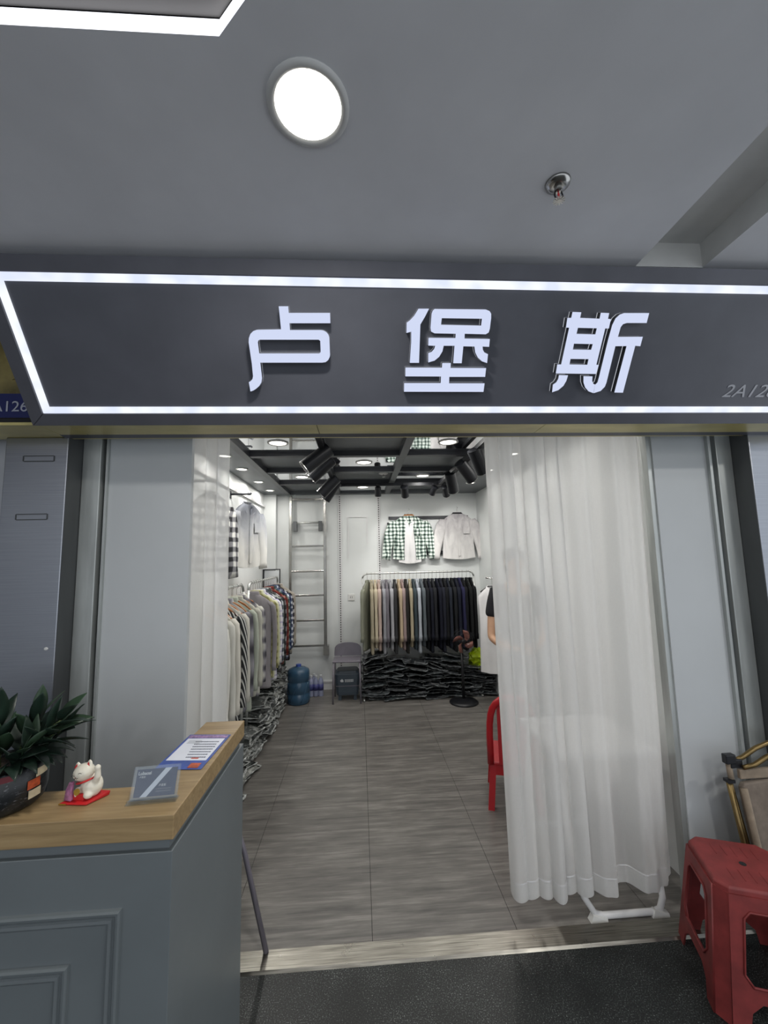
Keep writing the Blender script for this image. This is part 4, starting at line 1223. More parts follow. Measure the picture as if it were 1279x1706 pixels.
for kk in range(4):
    bl = MB()
    a0 = kk * math.pi / 2 + 0.5
    top_, n_ = [], 8
    for i in range(n_ + 1):
        f = i / n_
        r_ = 0.022 + 0.106 * f
        for s in (-1, 1):
            a = a0 + 0.85 * f + s * (0.14 + 0.30 * math.sin(math.pi * min(1, f * 0.85 + 0.1)))
            top_.append((r_ * math.cos(a), -0.055 + s * 0.014, 0.68 + r_ * math.sin(a)))
    bl.add(top_, [(2 * i, 2 * i + 1, 2 * i + 3, 2 * i + 2) for i in range(n_)])
    b_ = obj('blade', bl, 'fan_blade', t, smooth=True)
    sm = b_.modifiers.new('thick', 'SOLIDIFY')
    sm.thickness = 0.002

# grey folding chair with a slate box beneath
t = empty('low_chair', (-0.165, 5.06, 0), (0, 0, R(-2)), label='mauve-grey low metal chair against the back wall', cat='chair')
obj('seat', MB().box(-0.165, 0.165, -0.13, 0.13, 0.452, 0.472), 'grey_chair', t, bevel=0.008)
bkp = MB()
rings = []
for i in range(13):
    a = math.pi * i / 12
    x = -0.165 * math.cos(a)
    hgt = 0.50 + 0.13 * (math.sin(a) ** 0.45)
    rings.append([(x, 0.135, 0.475), (x, 0.150, 0.475), (x, 0.160, hgt), (x, 0.145, hgt)])
bkp.loft(rings)
bo = obj('backrest', bkp, 'grey_chair', t)
for x in (-0.02, 0.022):
    obj('hand_hole', MB().lathe([(0.001, -0.002), (0.014, -0.002), (0.014, 0.002), (0.001, 0.002)], (x, 0.146, 0.575), 14, Matrix.Rotation(R(80), 3, 'X')), 'label_grey', bo)
for sx_ in (-1, 1):
    for sy_ in (-1, 1):
        obj('leg', MB().tube([(sx_ * 0.152, sy_ * 0.115, 0.455), (sx_ * 0.160, sy_ * 0.135, 0.0)], 0.010, 10), 'grey_chair', t, smooth=True)
t = empty('storage_stool', (-0.165, 5.14, 0), label='slate plastic tub with pale logo under the low chair', cat='tub')
obj('tub', MB().loft([[(x * w_, y * w_ * 0.85, z) for x, y in ((-1, -0.8), (-0.8, -1), (0.8, -1), (1, -0.8), (1, 0.8), (0.8, 1), (-0.8, 1), (-1, 0.8))] for z, w_ in ((0.06, 0.125), (0.10, 0.132), (0.30, 0.145), (0.315, 0.130), (0.335, 0.118))]), 'slate_plastic', t, bevel=0.004)
obj('band', MB().box(-0.137, 0.137, -0.120, -0.112, 0.165, 0.172), 'grey_chair', t)
for sx_ in (-1, 1):
    for sy_ in (-1, 1):
        obj('foot', MB().box(sx_ * 0.09 - 0.018, sx_ * 0.09 + 0.018, sy_ * 0.07 - 0.018, sy_ * 0.07 + 0.018, 0.0, 0.065), 'slate_plastic', t)
lg = obj('logo', MB().add([(-0.085, -0.1225, 0.232), (-0.062, -0.1245, 0.252), (-0.045, -0.1245, 0.235), (-0.045, -0.1225, 0.215), (-0.075, -0.1225, 0.215)], [(0, 1, 2, 3, 4)]), 'label_grey', t)
for r_ in range(2):
    for c_ in range(6):
        obj('logo_mark', MB().box(-0.028 + c_ * 0.017, -0.016 + c_ * 0.017, -0.1265 + 0.0018 * r_ - 0.001, -0.118, 0.232 - r_ * 0.017, 0.243 - r_ * 0.018), 'label_grey', lg)

# water jug and bottles
t = empty('water_jug', (-0.735, 5.05, 0), label='large blue plastic water jug beside the ladder', cat='water jug')
obj('body', MB().lathe([(0.001, 0.0), (0.115, 0.0), (0.128, 0.012), (0.128, 0.10), (0.120, 0.11), (0.120, 0.125), (0.128, 0.135), (0.128, 0.23), (0.120, 0.24), (0.120, 0.255), (0.128, 0.265), (0.128, 0.35), (0.118, 0.375), (0.08, 0.395), (0.03, 0.405), (0.028, 0.42), (0.001, 0.422)], n=32), 'jug', t, smooth=True)
for kk in range(6):
    a = kk * math.pi / 3 - 1.2
    obj('rib', MB().tube([(0.127 * math.cos(a + 0.12 * i), 0.127 * math.sin(a + 0.12 * i), 0.03 + 0.035 * i) for i in range(7)], 0.006, 6), 'jug', t, smooth=True)
obj('cap', MB().lathe([(0.001, 0.405), (0.031, 0.405), (0.031, 0.43), (0.001, 0.432)], n=20), 'paper_blue', t)
bm_ = MB().lathe([(0.001, 0.0), (0.030, 0.0), (0.032, 0.008), (0.030, 0.03), (0.032, 0.05), (0.032, 0.16), (0.026, 0.19), (0.013, 0.215), (0.012, 0.225), (0.001, 0.226)], n=16).mesh('bottle_body', True)
bl_ = MB().lathe([(0.0322, 0.07), (0.0328, 0.07), (0.0328, 0.145), (0.0322, 0.145)], n=16, cap=False).mesh('bottle_label', True)
bc_ = MB().lathe([(0.001, 0.222), (0.0145, 0.222), (0.0145, 0.243), (0.001, 0.244)], n=14).mesh('bottle_cap')
for kk, (x, y_, lab) in enumerate(((-0.615, 5.25, 'small water bottle next to the blue jug'), (-0.555, 5.25, 'middle of the three small water bottles by the baseboard'), (-0.495, 5.25, 'small water bottle nearest the low grey chair'), (-0.585, 5.32, 'small water bottle standing behind the front three'))):
    t = empty('water_bottle', (x, y_, 0), label=lab, cat='bottle', group='small water bottles by the back wall')
    link('body', bm_, 'bottle', t)
    link('label', bl_, 'bottle_label', t)
    link('cap', bc_, 'label_grey', t)

# red plastic chair, mostly behind the curtain
t = empty('plastic_chair', (1.035, 2.96, 0), (0, 0, R(73)), label='low red plastic chair half hidden by the curtain', cat='chair')
obj('seat', MB().loft([[(x, y_, z) for x, y_ in ((-0.17, -0.15), (0.17, -0.16), (0.17, 0.16), (-0.17, 0.15))] for z in (0.27, 0.292)]), 'red_chair', t, bevel=0.008)
obj('apron', MB().box(-0.165, -0.150, -0.145, 0.145, 0.21, 0.275).box(-0.16, 0.16, -0.155, -0.142, 0.22, 0.275).box(-0.16, 0.16, 0.142, 0.155, 0.22, 0.275), 'red_chair', t)
arch = []
for i in range(17):
    a = math.pi * i / 16
    arch.append((-0.165 - 0.06 * math.sin(a), -(0.145 + 0.045 * math.sin(a) ** 2) * math.cos(a) , 0.28 + 0.44 * math.sin(a) ** 0.55))
obj('back_frame', MB().tube(arch, 0.022, 10), 'red_chair', t, smooth=True)
for yy in (-0.07, 0.0, 0.07):
    obj('back_slat', MB().box(-0.195, -0.183, yy - 0.022, yy + 0.022, 0.29, 0.66), 'red_chair', t)
for sx_ in (-1, 1):
    for sy_ in (-1, 1):
        obj('leg', MB().loft([[(sx_ * (0.145 + o_) + a * 0.02, sy_ * (0.13 + o_) + b * 0.02, z) for a, b in ((-1, -1), (1, -1), (1, 1), (-1, 1))] for z, o_ in ((0.275, 0.0), (0.0, 0.025))]), 'red_chair', t)

# folding table behind the curtain
t = empty('folding_table', (1.22, 2.34, 0), label='white folding table behind the right curtain', cat='table')
obj('top', MB().box(-0.25, 0.27, -0.24, 0.26, 0.625, 0.655), 'white_gloss', t, bevel=0.006)
def u_leg(ysign):
    yb = -0.35 if ysign < 0 else 0.30
    yt = -0.16 if ysign < 0 else 0.16
    pts = []
    for x, z in ((-0.235, 0.625), (-0.232, 0.16), (-0.215, 0.08), (-0.18, 0.025), (-0.14, 0.014), (0.10, 0.014), (0.13, 0.022), (0.155, 0.06), (0.160, 0.12), (0.165, 0.625)):
        pts.append((x, yb + (yt - yb) * (z / 0.625), z))
    return pts
for s in (-1, 1):
    lg = obj('leg', MB().tube(u_leg(s), 0.014, 10), 'white_gloss', t, smooth=True)
    yb = -0.35 if s < 0 else 0.30
    for x in (-0.165, 0.125):
        obj('floor_glide', MB().loft([[(x - 0.045, yb - 0.016, 0.0), (x + 0.035, yb - 0.016, 0.0), (x + 0.035, yb - 0.012, 0.014), (x - 0.03, yb - 0.012, 0.03)], [(x - 0.045, yb + 0.016, 0.0), (x + 0.035, yb + 0.016, 0.0), (x + 0.035, yb + 0.012, 0.014), (x - 0.03, yb + 0.012, 0.03)]]), 'outlet', lg)

# ================================================================== PERSON behind the curtain
def skin_mesh(name, pts, edges, m, parent, sub=2, root=0):
    me = bpy.data.meshes.new(name)
    me.from_pydata([p[:3] for p in pts], edges, [])
    o = bpy.data.objects.new(name, me)
    COL.objects.link(o)
    if parent is not None:
        o.parent = parent
    o.modifiers.new('skin', 'SKIN')
    if not me.skin_vertices:
        me.attributes  # layer is made with the modifier below
    lay = me.skin_vertices[0] if len(me.skin_vertices) else None
    if lay is None:
        bpy.context.view_layer.objects.active = o
        bm = bmesh.new()
        bm.from_mesh(me)
        bm.verts.layers.skin.verify()
        bm.to_mesh(me)
        bm.free()
        lay = me.skin_vertices[0]
    for i, p in enumerate(pts):
        lay.data[i].radius = (p[3], p[4] if len(p) > 4 else p[3])
        lay.data[i].use_root = (i == root)
    sb = o.modifiers.new('sub', 'SUBSURF')
    sb.levels = sub
    sb.render_levels = sub
    me.materials.append(MATS[m])
    for p in me.polygons:
        p.use_smooth = True
    dg = bpy.context.evaluated_depsgraph_get()
    nm = bpy.data.meshes.new_from_object(o.evaluated_get(dg))
    for p in nm.polygons:
        p.use_smooth = True
    o.modifiers.clear()
    o.data = nm
    bpy.data.meshes.remove(me)
    return o
px_, py_ = 1.315, 3.46
P = empty('person', (px_, py_, 0), (0, 0, R(0)), label='person in a black short-sleeved top standing behind the curtain, elbow showing', cat='person')
body_pts = [
    (0, 0, 0.90, 0.13, 0.10), (0, 0, 1.05, 0.12, 0.09), (0, 0, 1.22, 0.14, 0.10), (0, 0, 1.35, 0.13, 0.09), (0, 0, 1.43, 0.05, 0.05), (0, -0.01, 1.50, 0.055, 0.06), (0, -0.02, 1.60, 0.075, 0.09), (0, -0.02, 1.67, 0.06, 0.07),
    (-0.165, 0, 1.34, 0.05, 0.05), (-0.215, -0.01, 1.16, 0.040, 0.040), (-0.245, -0.05, 0.98, 0.033, 0.033), (-0.19, -0.17, 0.93, 0.028, 0.028), (-0.10, -0.25, 0.92, 0.020, 0.024), (-0.06, -0.285, 0.92, 0.018, 0.030),
    (0.165, 0, 1.34, 0.05, 0.05), (0.20, -0.01, 1.16, 0.040, 0.040), (0.20, -0.06, 0.99, 0.033, 0.033), (0.12, -0.18, 0.95, 0.028, 0.028), (0.06, -0.26, 0.94, 0.020, 0.024), (0.03, -0.29, 0.94, 0.018, 0.030),
    (-0.09, 0, 0.82, 0.085, 0.085), (-0.10, -0.01, 0.48, 0.055, 0.06), (-0.10, 0.02, 0.10, 0.038, 0.042), (-0.10, -0.03, 0.045, 0.04, 0.04), (-0.11, -0.14, 0.03, 0.035, 0.025),
    (0.09, 0, 0.82, 0.085, 0.085), (0.10, -0.01, 0.48, 0.055, 0.06), (0.10, 0.02, 0.10, 0.038, 0.042), (0.10, -0.03, 0.045, 0.04, 0.04), (0.11, -0.14, 0.03, 0.035, 0.025)]
body_ed = [(0, 1), (1, 2), (2, 3), (3, 4), (4, 5), (5, 6), (6, 7), (3, 8), (8, 9), (9, 10), (10, 11), (11, 12), (12, 13), (3, 14), (14, 15), (15, 16), (16, 17), (17, 18), (18, 19), (0, 20), (20, 21), (21, 22), (22, 23), (23, 24), (0, 25), (25, 26), (26, 27), (27, 28), (28, 29)]
for base, sx_ in ((13, 1), (19, -1)):   # fingers and thumb
    b = body_pts[base]
    for kk in range(4):
        i0 = len(body_pts)
        dx = (kk - 1.5) * 0.017
        ln = (0.8, 1.0, 0.95, 0.75)[kk]
        body_pts += [(b[0] + sx_ * 0.015, b[1] - 0.02, b[2] + dx, 0.008), (b[0] + sx_ * (0.015 + 0.022 * ln), b[1] - 0.045 * ln, b[2] + dx, 0.0075), (b[0] + sx_ * (0.045 * ln), b[1] - 0.052 * ln, b[2] + dx, 0.006)]
        body_ed += [(base, i0), (i0, i0 + 1), (i0 + 1, i0 + 2)]
    i0 = len(body_pts)
    body_pts += [(b[0] + sx_ * 0.01, b[1] + 0.015, b[2] + 0.035, 0.009), (b[0] + sx_ * 0.035, b[1] - 0.005, b[2] + 0.045, 0.007)]
    body_ed += [(base, i0), (i0, i0 + 1)]
body = skin_mesh('body', body_pts, body_ed, 'skin', P)
tee_pts = [(0, 0, 0.84, 0.155, 0.12), (0, 0, 0.98, 0.15, 0.115), (0, 0, 1.20, 0.165, 0.12), (0, 0, 1.34, 0.15, 0.105), (0, 0, 1.425, 0.068, 0.068), (-0.17, 0, 1.335, 0.07, 0.07), (-0.212, -0.01, 1.18, 0.060, 0.060), (-0.222, -0.015, 1.13, 0.056, 0.056), (0.17, 0, 1.335, 0.07, 0.07), (0.20, -0.01, 1.18, 0.060, 0.060), (0.205, -0.015, 1.13, 0.056, 0.056)]
skin_mesh('top', tee_pts, [(0, 1), (1, 2), (2, 3), (3, 4), (3, 5), (5, 6), (6, 7), (3, 8), (8, 9), (9, 10)], 'tee_black', P)
tr_pts = [(0, 0, 0.94, 0.14, 0.11), (0, 0, 0.86, 0.15, 0.115), (-0.09, 0, 0.76, 0.098, 0.098), (-0.10, -0.01, 0.48, 0.075, 0.075), (-0.10, 0.01, 0.10, 0.06, 0.06), (0.09, 0, 0.76, 0.098, 0.098), (0.10, -0.01, 0.48, 0.075, 0.075), (0.10, 0.01, 0.10, 0.06, 0.06)]
skin_mesh('trousers', tr_pts, [(0, 1), (1, 2), (2, 3), (3, 4), (1, 5), (5, 6), (6, 7)], 'trouser', P)
obj('hair', MB().ball((0, 0.01, 1.635), 0.092, 0.105, 0.085).ball((0, 0.06, 1.56), 0.075, 0.05, 0.10), 'hair', P, smooth=True)
for s in (-1, 1):
    obj('eye', MB().ball((s * 0.03, -0.098, 1.595), 0.011, 0.006, 0.006, n=10, k=6), 'ink', P, smooth=True)
    obj('ear', MB().ball((s * 0.080, -0.01, 1.585), 0.010, 0.018, 0.028, n=10, k=6), 'skin', P, smooth=True)
obj('nose', MB().ball((0, -0.112, 1.57), 0.012, 0.014, 0.018, n=10, k=6), 'skin', P, smooth=True)
obj('mouth', MB().ball((0, -0.098, 1.535), 0.022, 0.006, 0.005, n=10, k=6), 'red_plastic', P, smooth=True)

# ================================================================== CURTAINS
def curtain(name, prof, z0, z1, label, nz=14, hem=0.075, gather=None):
    """prof: function u in 0..1 -> (x, y) at the top and at the bottom"""
    nu = 260
    t = empty(name, (0, 0, 0), label=label, cat='curtain', group='sheer curtains at the doorway')
    def surf(za, zb, k, off):
        m = MB()
        vs = []
        for j in range(k + 1):
            z = za + (zb - za) * j / k
            f = (z1 - z) / (z1 - z0)
            for i in range(nu + 1):
                x, y_ = prof(i / nu, f)
                vs.append((x, y_ + off, z))
        fs = [(j * (nu + 1) + i, j * (nu + 1) + i + 1, (j + 1) * (nu + 1) + i + 1, (j + 1) * (nu + 1) + i) for j in range(k) for i in range(nu)]
        return m.add(vs, fs)
    obj('fabric', surf(z1, z0 + 0.001, nz, 0.0), 'curtain', t, smooth=True)
    obj('hem_band', surf(z0 + hem, z0, 2, -0.0025), 'curtain', t, smooth=True)
    obj('hem_stitch', surf(z0 + hem + 0.004, z0 + hem - 0.002, 1, -0.005), 'white_cloth', t, smooth=True)
    return t

def prof_right(u, f):
    # dense folds on the left, one broad sheer sweep on the right
    x0 = 0.628 + 0.02 * f
    x1 = 1.492 - 0.045 * f
    if u < 0.62:
        s = u / 0.62
        s = s + 0.028 * math.sin(s * 9.0 + 0.7) + 0.012 * math.sin(s * 23.0)
        s = min(1.0, max(0.0, s)) if u in (0.0, 0.62) else s
        x = x0 + 0.385 * s + 0.021 * math.sin(s * 2 * math.pi * 6.5 + 1.2)
        a = 0.042 * (0.55 + 0.45 * f) * (0.75 + 0.35 * math.sin(s * 11 + 2.0))
        y = 1.972 + a * math.sin(s * 2 * math.pi * 6.5) + 0.014 * math.sin(s * 17 + f * 1.5)
    else:
        s = (u - 0.62) / 0.38
        x = x0 + 0.385 + (x1 - x0 - 0.385) * s
        y = 1.968 + 0.036 * (0.4 + 0.6 * f) * math.sin(s * 2 * math.pi * 1.9 + 3.3) + 0.013 * math.sin(s * 19 + f) + 0.006 * math.sin(s * 41 + 2 * f) + 0.03 * s * (1 - f)
        if s > 0.9:
            y += 0.05 * (s - 0.9) / 0.1
    return x, y
curtain('sheer_curtain', prof_right, 0.135, 2.34, 'wide white sheer curtain drawn to the right side of the doorway')
def prof_left(u, f):
    x = -0.905 + (0.262 + 0.012 * f) * u + 0.006 * math.sin(u * 2 * math.pi * 4.5 + 0.8)
    a = 0.026 * (0.7 + 0.3 * f)
    y = 2.075 + a * math.sin(u * 2 * math.pi * 4.5 + 0.5) + 0.01 * math.sin(u * 13 + f)
    return x, y
curtain('sheer_curtain', prof_left, 0.12, 2.34, 'narrow white sheer curtain gathered at the left side of the doorway')

# ================================================================== COUNTER
t = empty('reception_counter', (-1.03, 1.137, 0), label='blue-grey panelled reception counter with an oak top', cat='counter')
ox, oy = -1.03, 1.137
Lsh = [(-1.71, 1.069), (-0.4463, 1.069), (-0.4378, 1.6365), (-0.577, 1.6365), (-0.594, 1.2055), (-1.71, 1.2055)]
def prism(pts, z0, z1):
    n = len(pts)
    return MB().add([(x - ox, y - oy, z) for z in (z0, z1) for x, y in pts], [tuple(range(n - 1, -1, -1)), tuple(range(n, 2 * n))] + [(i, (i + 1) % n, n + (i + 1) % n, n + i) for i in range(n)])
top = obj('worktop', prism(Lsh, 1.005, 1.06), 'oak', t, bevel=0.002)
obj('neck', prism([(-1.70, 1.083), (-0.460, 1.083), (-0.4515, 1.6245), (-0.5643, 1.6245), (-0.5814, 1.193), (-1.70, 1.193)], 0.980, 1.006), 'counter', t)
obj('carcass', prism([(-1.71, 1.0705), (-0.448, 1.0705), (-0.4395, 1.6348), (-0.5754, 1.6348), (-0.5925, 1.204), (-1.71, 1.204)], 0.0, 0.980), 'counter', t, bevel=0.0015)
def frame(x0, x1, z0, z1, prof):
    rects = []
    for ins, h in prof:
        rects.append([(x0 + ins - ox, 1.0705 - h - oy, z0 + ins), (x1 - ins - ox, 1.0705 - h - oy, z0 + ins), (x1 - ins - ox, 1.0705 - h - oy, z1 - ins), (x0 + ins - ox, 1.0705 - h - oy, z1 - ins)])
    return MB().loft(rects, cap=False)
pf = [(0.0, 0.0), (0.001, 0.008), (0.004, 0.012), (0.009, 0.011), (0.014, 0.006), (0.018, 0.004), (0.020, 0.007), (0.026, 0.008), (0.031, 0.005), (0.034, 0.0)]
obj('outer_moulding', frame(-1.66, -0.555, 0.16, 0.867, pf), 'counter', t)
obj('inner_moulding', frame(-1.55, -0.6635, 0.28, 0.760, pf), 'counter', t)

# ---- folded stool behind the counter, one leg showing
t = empty('folded_stool', (-0.60, 1.965, 0), label='folded dark metal stool behind the counter with one slanted leg showing', cat='stool')
obj('leg', MB().tube([(-0.02, 0.0, 0.70), (0.084, -0.006, 0.40), (0.181, -0.014, 0.012)], 0.011, 10), 'grey_chair', t, smooth=True)
obj('leg', MB().tube([(-0.16, 0.0, 0.70), (-0.19, -0.004, 0.40), (-0.22, -0.012, 0.012)], 0.011, 10), 'grey_chair', t, smooth=True)
obj('cross_bar', MB().tube([(-0.175, 0.0, 0.55), (0.03, 0.0, 0.55)], 0.008, 8), 'grey_chair', t, smooth=True)
obj('seat', MB().box(-0.19, 0.0, -0.012, 0.018, 0.60, 0.82), 'grey_chair', t, bevel=0.008)

# ================================================================== THINGS ON THE COUNTER
ZW = 1.0608
SZ = 0.855      # the small things' size relative to the metres written below
# potted plant
t = empty('potted_plant', (-0.8935, 1.150, ZW), label='bushy dark-leaved plant in a printed black pot on the counter', cat='plant')
pot = obj('pot', MB().lathe([(0.001, 0.0), (0.080, 0.0), (0.093, 0.012), (0.100, 0.04), (0.102, 0.115), (0.098, 0.118), (0.094, 0.112), (0.09, 0.10), (0.001, 0.10)], n=40), 'pot', t, smooth=True)
def patch(a0, a1, z0, z1, m, name, r=0.1027):
    n = 8
    vs = [(r * math.cos(R(a0 + (a1 - a0) * i / n)), r * math.sin(R(a0 + (a1 - a0) * i / n)), z) for z in (z0, z1) for i in range(n + 1)]
    o_ = obj(name, MB().add(vs, [(i, i + 1, n + 2 + i, n + 1 + i) for i in range(n)]), m, pot, smooth=True)
    return o_
patch(-110, -40, 0.097, 0.113, 'pot_red', 'maroon_band', 0.1031)
patch(-22, -2, 0.030, 0.052, 'cream', 'cream_label', 0.1031)
patch(-24, -4, 0.056, 0.080, 'orange', 'orange_motif', 0.1031)
patch(-12, 12, 0.082, 0.104, 'cream', 'cream_motif', 0.1031)
obj('soil', MB().lathe([(0.001, 0.097), (0.093, 0.097), (0.093, 0.104), (0.001, 0.106)], n=24), 'soil', t)
rl = random.Random(21)
def leaf(base, direction, length, width, droop, m, roll_=0.0):
    d = Vector(direction).normalized()
    side = d.cross(Vector((0, 0, 1)))
    if side.length < 0.05:
        side = Vector((1, 0, 0))
    side.normalize()
    side = (Matrix.Rotation(roll_, 3, d) @ side)
    nrm = side.cross(d)
    vs, n_ = [], 9
    p = Vector(base)
    dd = d.copy()
    for i in range(n_ + 1):
        f = i / n_
        w_ = width * (math.sin(math.pi * (0.10 + 0.90 * f)) ** 0.9) * (1 - 0.25 * f) if f < 1 else 0.0005
        w_ = max(w_, 0.0005)
        vs += [p - side * w_ + nrm * w_ * 0.35, p - nrm * 0.0, p + side * w_ + nrm * w_ * 0.35]
        dd = (dd + Vector((0, 0, -droop / n_)) * (0.4 + f)).normalized()
        p = p + dd * (length / n_)
    fs = []
    for i in range(n_):
        q = 3 * i
        fs += [(q, q + 1, q + 4, q + 3), (q + 1, q + 2, q + 5, q + 4)]
    o_ = obj('leaf', MB().add(vs, fs), m, t, smooth=True)
    s_ = o_.modifiers.new('thick', 'SOLIDIFY')
    s_.thickness = 0.0012
    return o_
def shoot(p0, p1, n, ln, wd, up_):
    p0, p1 = Vector(p0), Vector(p1)
    mid = p0.lerp(p1, 0.5) + Vector((0, 0, 0.02))
    obj('stem', MB().tube([p0, mid, p1], [0.005, 0.0045, 0.003], 7), 'stem', t, smooth=True)
    ax = (p1 - p0).normalized()
    for k in range(n):
        f = 0.25 + 0.75 * k / max(1, n - 1)
        a = k * 2.4 + rl.uniform(-0.3, 0.3)
        e1 = ax.cross(Vector((0, 1, 0.1))).normalized()
        e2 = ax.cross(e1)
        spread_ = 1.1 * (1.15 - 0.75 * f)
        dvec = ax * (0.75 + 0.4 * f) + (e1 * math.cos(a) + e2 * math.sin(a)) * spread_ + Vector((0, 0, up_))
        leaf(p0.lerp(p1, f), dvec, ln * rl.uniform(0.8, 1.15), wd * rl.uniform(0.85, 1.15), rl.uniform(0.25, 0.9), rl.choice(('leaf', 'leaf', 'leaf2')), rl.uniform(-0.5, 0.5))
shoot((0.02, 0.0, 0.10), (0.16, -0.015, 0.235), 12, 0.110, 0.025, 0.08)
shoot((0.03, 0.02, 0.10), (0.14, 0.03, 0.19), 9, 0.105, 0.025, 0.0)
shoot((-0.02, 0.0, 0.10), (-0.035, 0.0, 0.215), 10, 0.115, 0.025, 0.25)
shoot((-0.05, -0.02, 0.10), (-0.11, -0.02, 0.20), 8, 0.11, 0.025, 0.2)
shoot((0.0, 0.03, 0.10), (0.05, 0.05, 0.23), 9, 0.11, 0.021, 0.15)
shoot((0.03, -0.03, 0.10), (0.09, -0.05, 0.17), 8, 0.085, 0.020, 0.0)
shoot((-0.02, -0.03, 0.10), (-0.03, -0.06, 0.17), 8, 0.09, 0.020, 0.1)
for k in range(14):
    a = R(-130 + 17 * k)
    leaf((0.05 * math.cos(a), 0.05 * math.sin(a), 0.12), (math.cos(a), math.sin(a), 0.55), 0.12, 0.022, 1.5, 'leaf', 0.2)

# lucky cat
t = empty('lucky_cat', (-0.703, 1.156, ZW), (0, 0, R(-10)), label='white ceramic beckoning cat figurine on a red base on the counter', cat='figurine')
bs = MB()
bs.loft([[(-0.052, -0.034, 0.0), (0.030, -0.030, 0.0), (0.056, 0.028, 0.0), (-0.020, 0.028, 0.0)], [(-0.054, -0.035, 0.004), (0.032, -0.031, 0.004), (0.058, 0.030, 0.012), (-0.020, 0.030, 0.012)]])
obj('base', bs, 'red_gloss', t, bevel=0.002)
obj('gold_edge', MB().box(-0.052, -0.030, -0.0355, -0.033, 0.001, 0.004), 'gold', t)
obj('red_stand', MB().box(-0.022, 0.012, -0.020, 0.006, 0.006, 0.024), 'red_gloss', t, bevel=0.002)
obj('gold_coin', MB().lathe([(0.001, -0.001), (0.009, -0.001), (0.009, 0.001), (0.001, 0.001)], (-0.004, -0.026, 0.033), 14, Matrix.Rotation(R(80), 3, 'X')), 'gold', t)
ct = MB()
ct.ball((0.014, 0.008, 0.036), 0.031, 0.026, 0.032)
ct.ball((0.020, -0.010, 0.020), 0.014, 0.014, 0.012)
ct.ball((-0.014, -0.012, 0.024), 0.009, 0.010, 0.016)
hd = Matrix.Rotation(R(-18), 3, 'Y')
ct.ball((-0.004, -0.004, 0.078), 0.031, 0.025, 0.024, hd)
ct.tube([(0.030, 0.0, 0.050), (0.041, -0.004, 0.068), (0.042, -0.006, 0.088)], [0.010, 0.009, 0.0075], 10)
ct.ball((0.042, -0.007, 0.093), 0.009, 0.008, 0.009)
for s, ex, ez in ((-1, -0.026, 0.094), (1, 0.012, 0.102)):
    ct.loft([[(ex + 0.010 * math.cos(a * math.pi / 4) * k_, -0.002 + 0.006 * math.sin(a * math.pi / 4) * k_, ez + zz) for a in range(8)] for zz, k_ in ((-0.008, 1.0), (0.004, 0.75), (0.011, 0.2))])
cb = obj('cat_body', ct, 'ceramic', t, smooth=True)
rm = cb.modifiers.new('merge', 'REMESH')
rm.mode = 'VOXEL'
rm.voxel_size = 0.0022
rm.use_smooth_shade = True
sm = cb.modifiers.new('soften', 'SMOOTH')
sm.iterations = 6
sm.factor = 0.5
for ex, ez in ((-0.026, 0.095), (0.012, 0.103)):
    obj('inner_ear', MB().add([(ex - 0.006, -0.0095, ez - 0.006), (ex + 0.006, -0.0095, ez - 0.006), (ex, -0.0065, ez + 0.006)], [(0, 1, 2)]), 'red_gloss', t)
obj('collar', MB().tube([(0.003 + 0.026 * math.cos(a * math.pi / 10) , 0.0 + 0.023 * math.sin(a * math.pi / 10), 0.056 + 0.008 * math.cos(a * math.pi / 10)) for a in range(21)], 0.0028, 6, cap=False), 'red_gloss', t, smooth=True)
for s in (-1, 1):
    cx__ = -0.006 + s * 0.011
    obj('eye', MB().tube([(cx__ - 0.005, -0.0292, 0.080 + s * 0.004), (cx__, -0.0300, 0.083 + s * 0.004), (cx__ + 0.005, -0.0288, 0.080 + s * 0.004 + 0.001)], 0.0007, 5), 'ink', t)
obj('nose', MB().ball((-0.008, -0.0300, 0.074), 0.0018, 0.0012, 0.0012, n=8, k=5), 'pot_red', t, smooth=True)
obj('mouth', MB().tube([(-0.014, -0.0282, 0.070), (-0.010, -0.0296, 0.069), (-0.008, -0.0298, 0.072), (-0.005, -0.0298, 0.070), (-0.001, -0.0290, 0.072)], 0.0006, 5), 'ink', t)
obj('foil_bib', MB().loft([[(-0.046, -0.024, 0.008), (-0.022, -0.028, 0.008), (-0.022, -0.018, 0.008), (-0.046, -0.014, 0.008)], [(-0.042, -0.024, 0.035), (-0.020, -0.030, 0.035), (-0.022, -0.018, 0.035), (-0.042, -0.014, 0.035)], [(-0.034, -0.022, 0.056), (-0.020, -0.027, 0.058), (-0.020, -0.018, 0.058), (-0.032, -0.014, 0.056)]]), 'pinkplaid', t)

# card stand
t = empty('card_stand', (-0.524, 1.133, ZW), (0, 0, R(4)), label='clear acrylic stand holding a navy business card on the counter', cat='card stand')
obj('foot', MB().box(-0.070, 0.068, -0.020, 0.012, 0.0, 0.003), 'acrylic', t)
lean = Matrix.Rotation(R(-22), 3, 'X')
o = obj('front_plate', MB().box(-0.066, 0.064, -0.0055, -0.0035, 0.002, 0.088), 'acrylic', t, rot=(R(-22), 0, 0))
o = obj('back_plate', MB().box(-0.066, 0.064, 0.0035, 0.0055, 0.002, 0.088), 'acrylic', t, rot=(R(-22), 0, 0))
obj('lip', MB().box(-0.068, 0.066, -0.016, -0.010, 0.003, 0.010), 'acrylic', t)
cd = obj('card', MB().box(-0.058, 0.056, -0.001, 0.0, 0.010, 0.080), 'navy', t, rot=(R(-22), 0, 0))
obj('diagonal_band', MB().add([(-0.040, -0.0016, 0.010), (-0.022, -0.0016, 0.010), (0.040, -0.0016, 0.080), (0.022, -0.0016, 0.080)], [(0, 1, 2, 3)]), 'silver', cd)
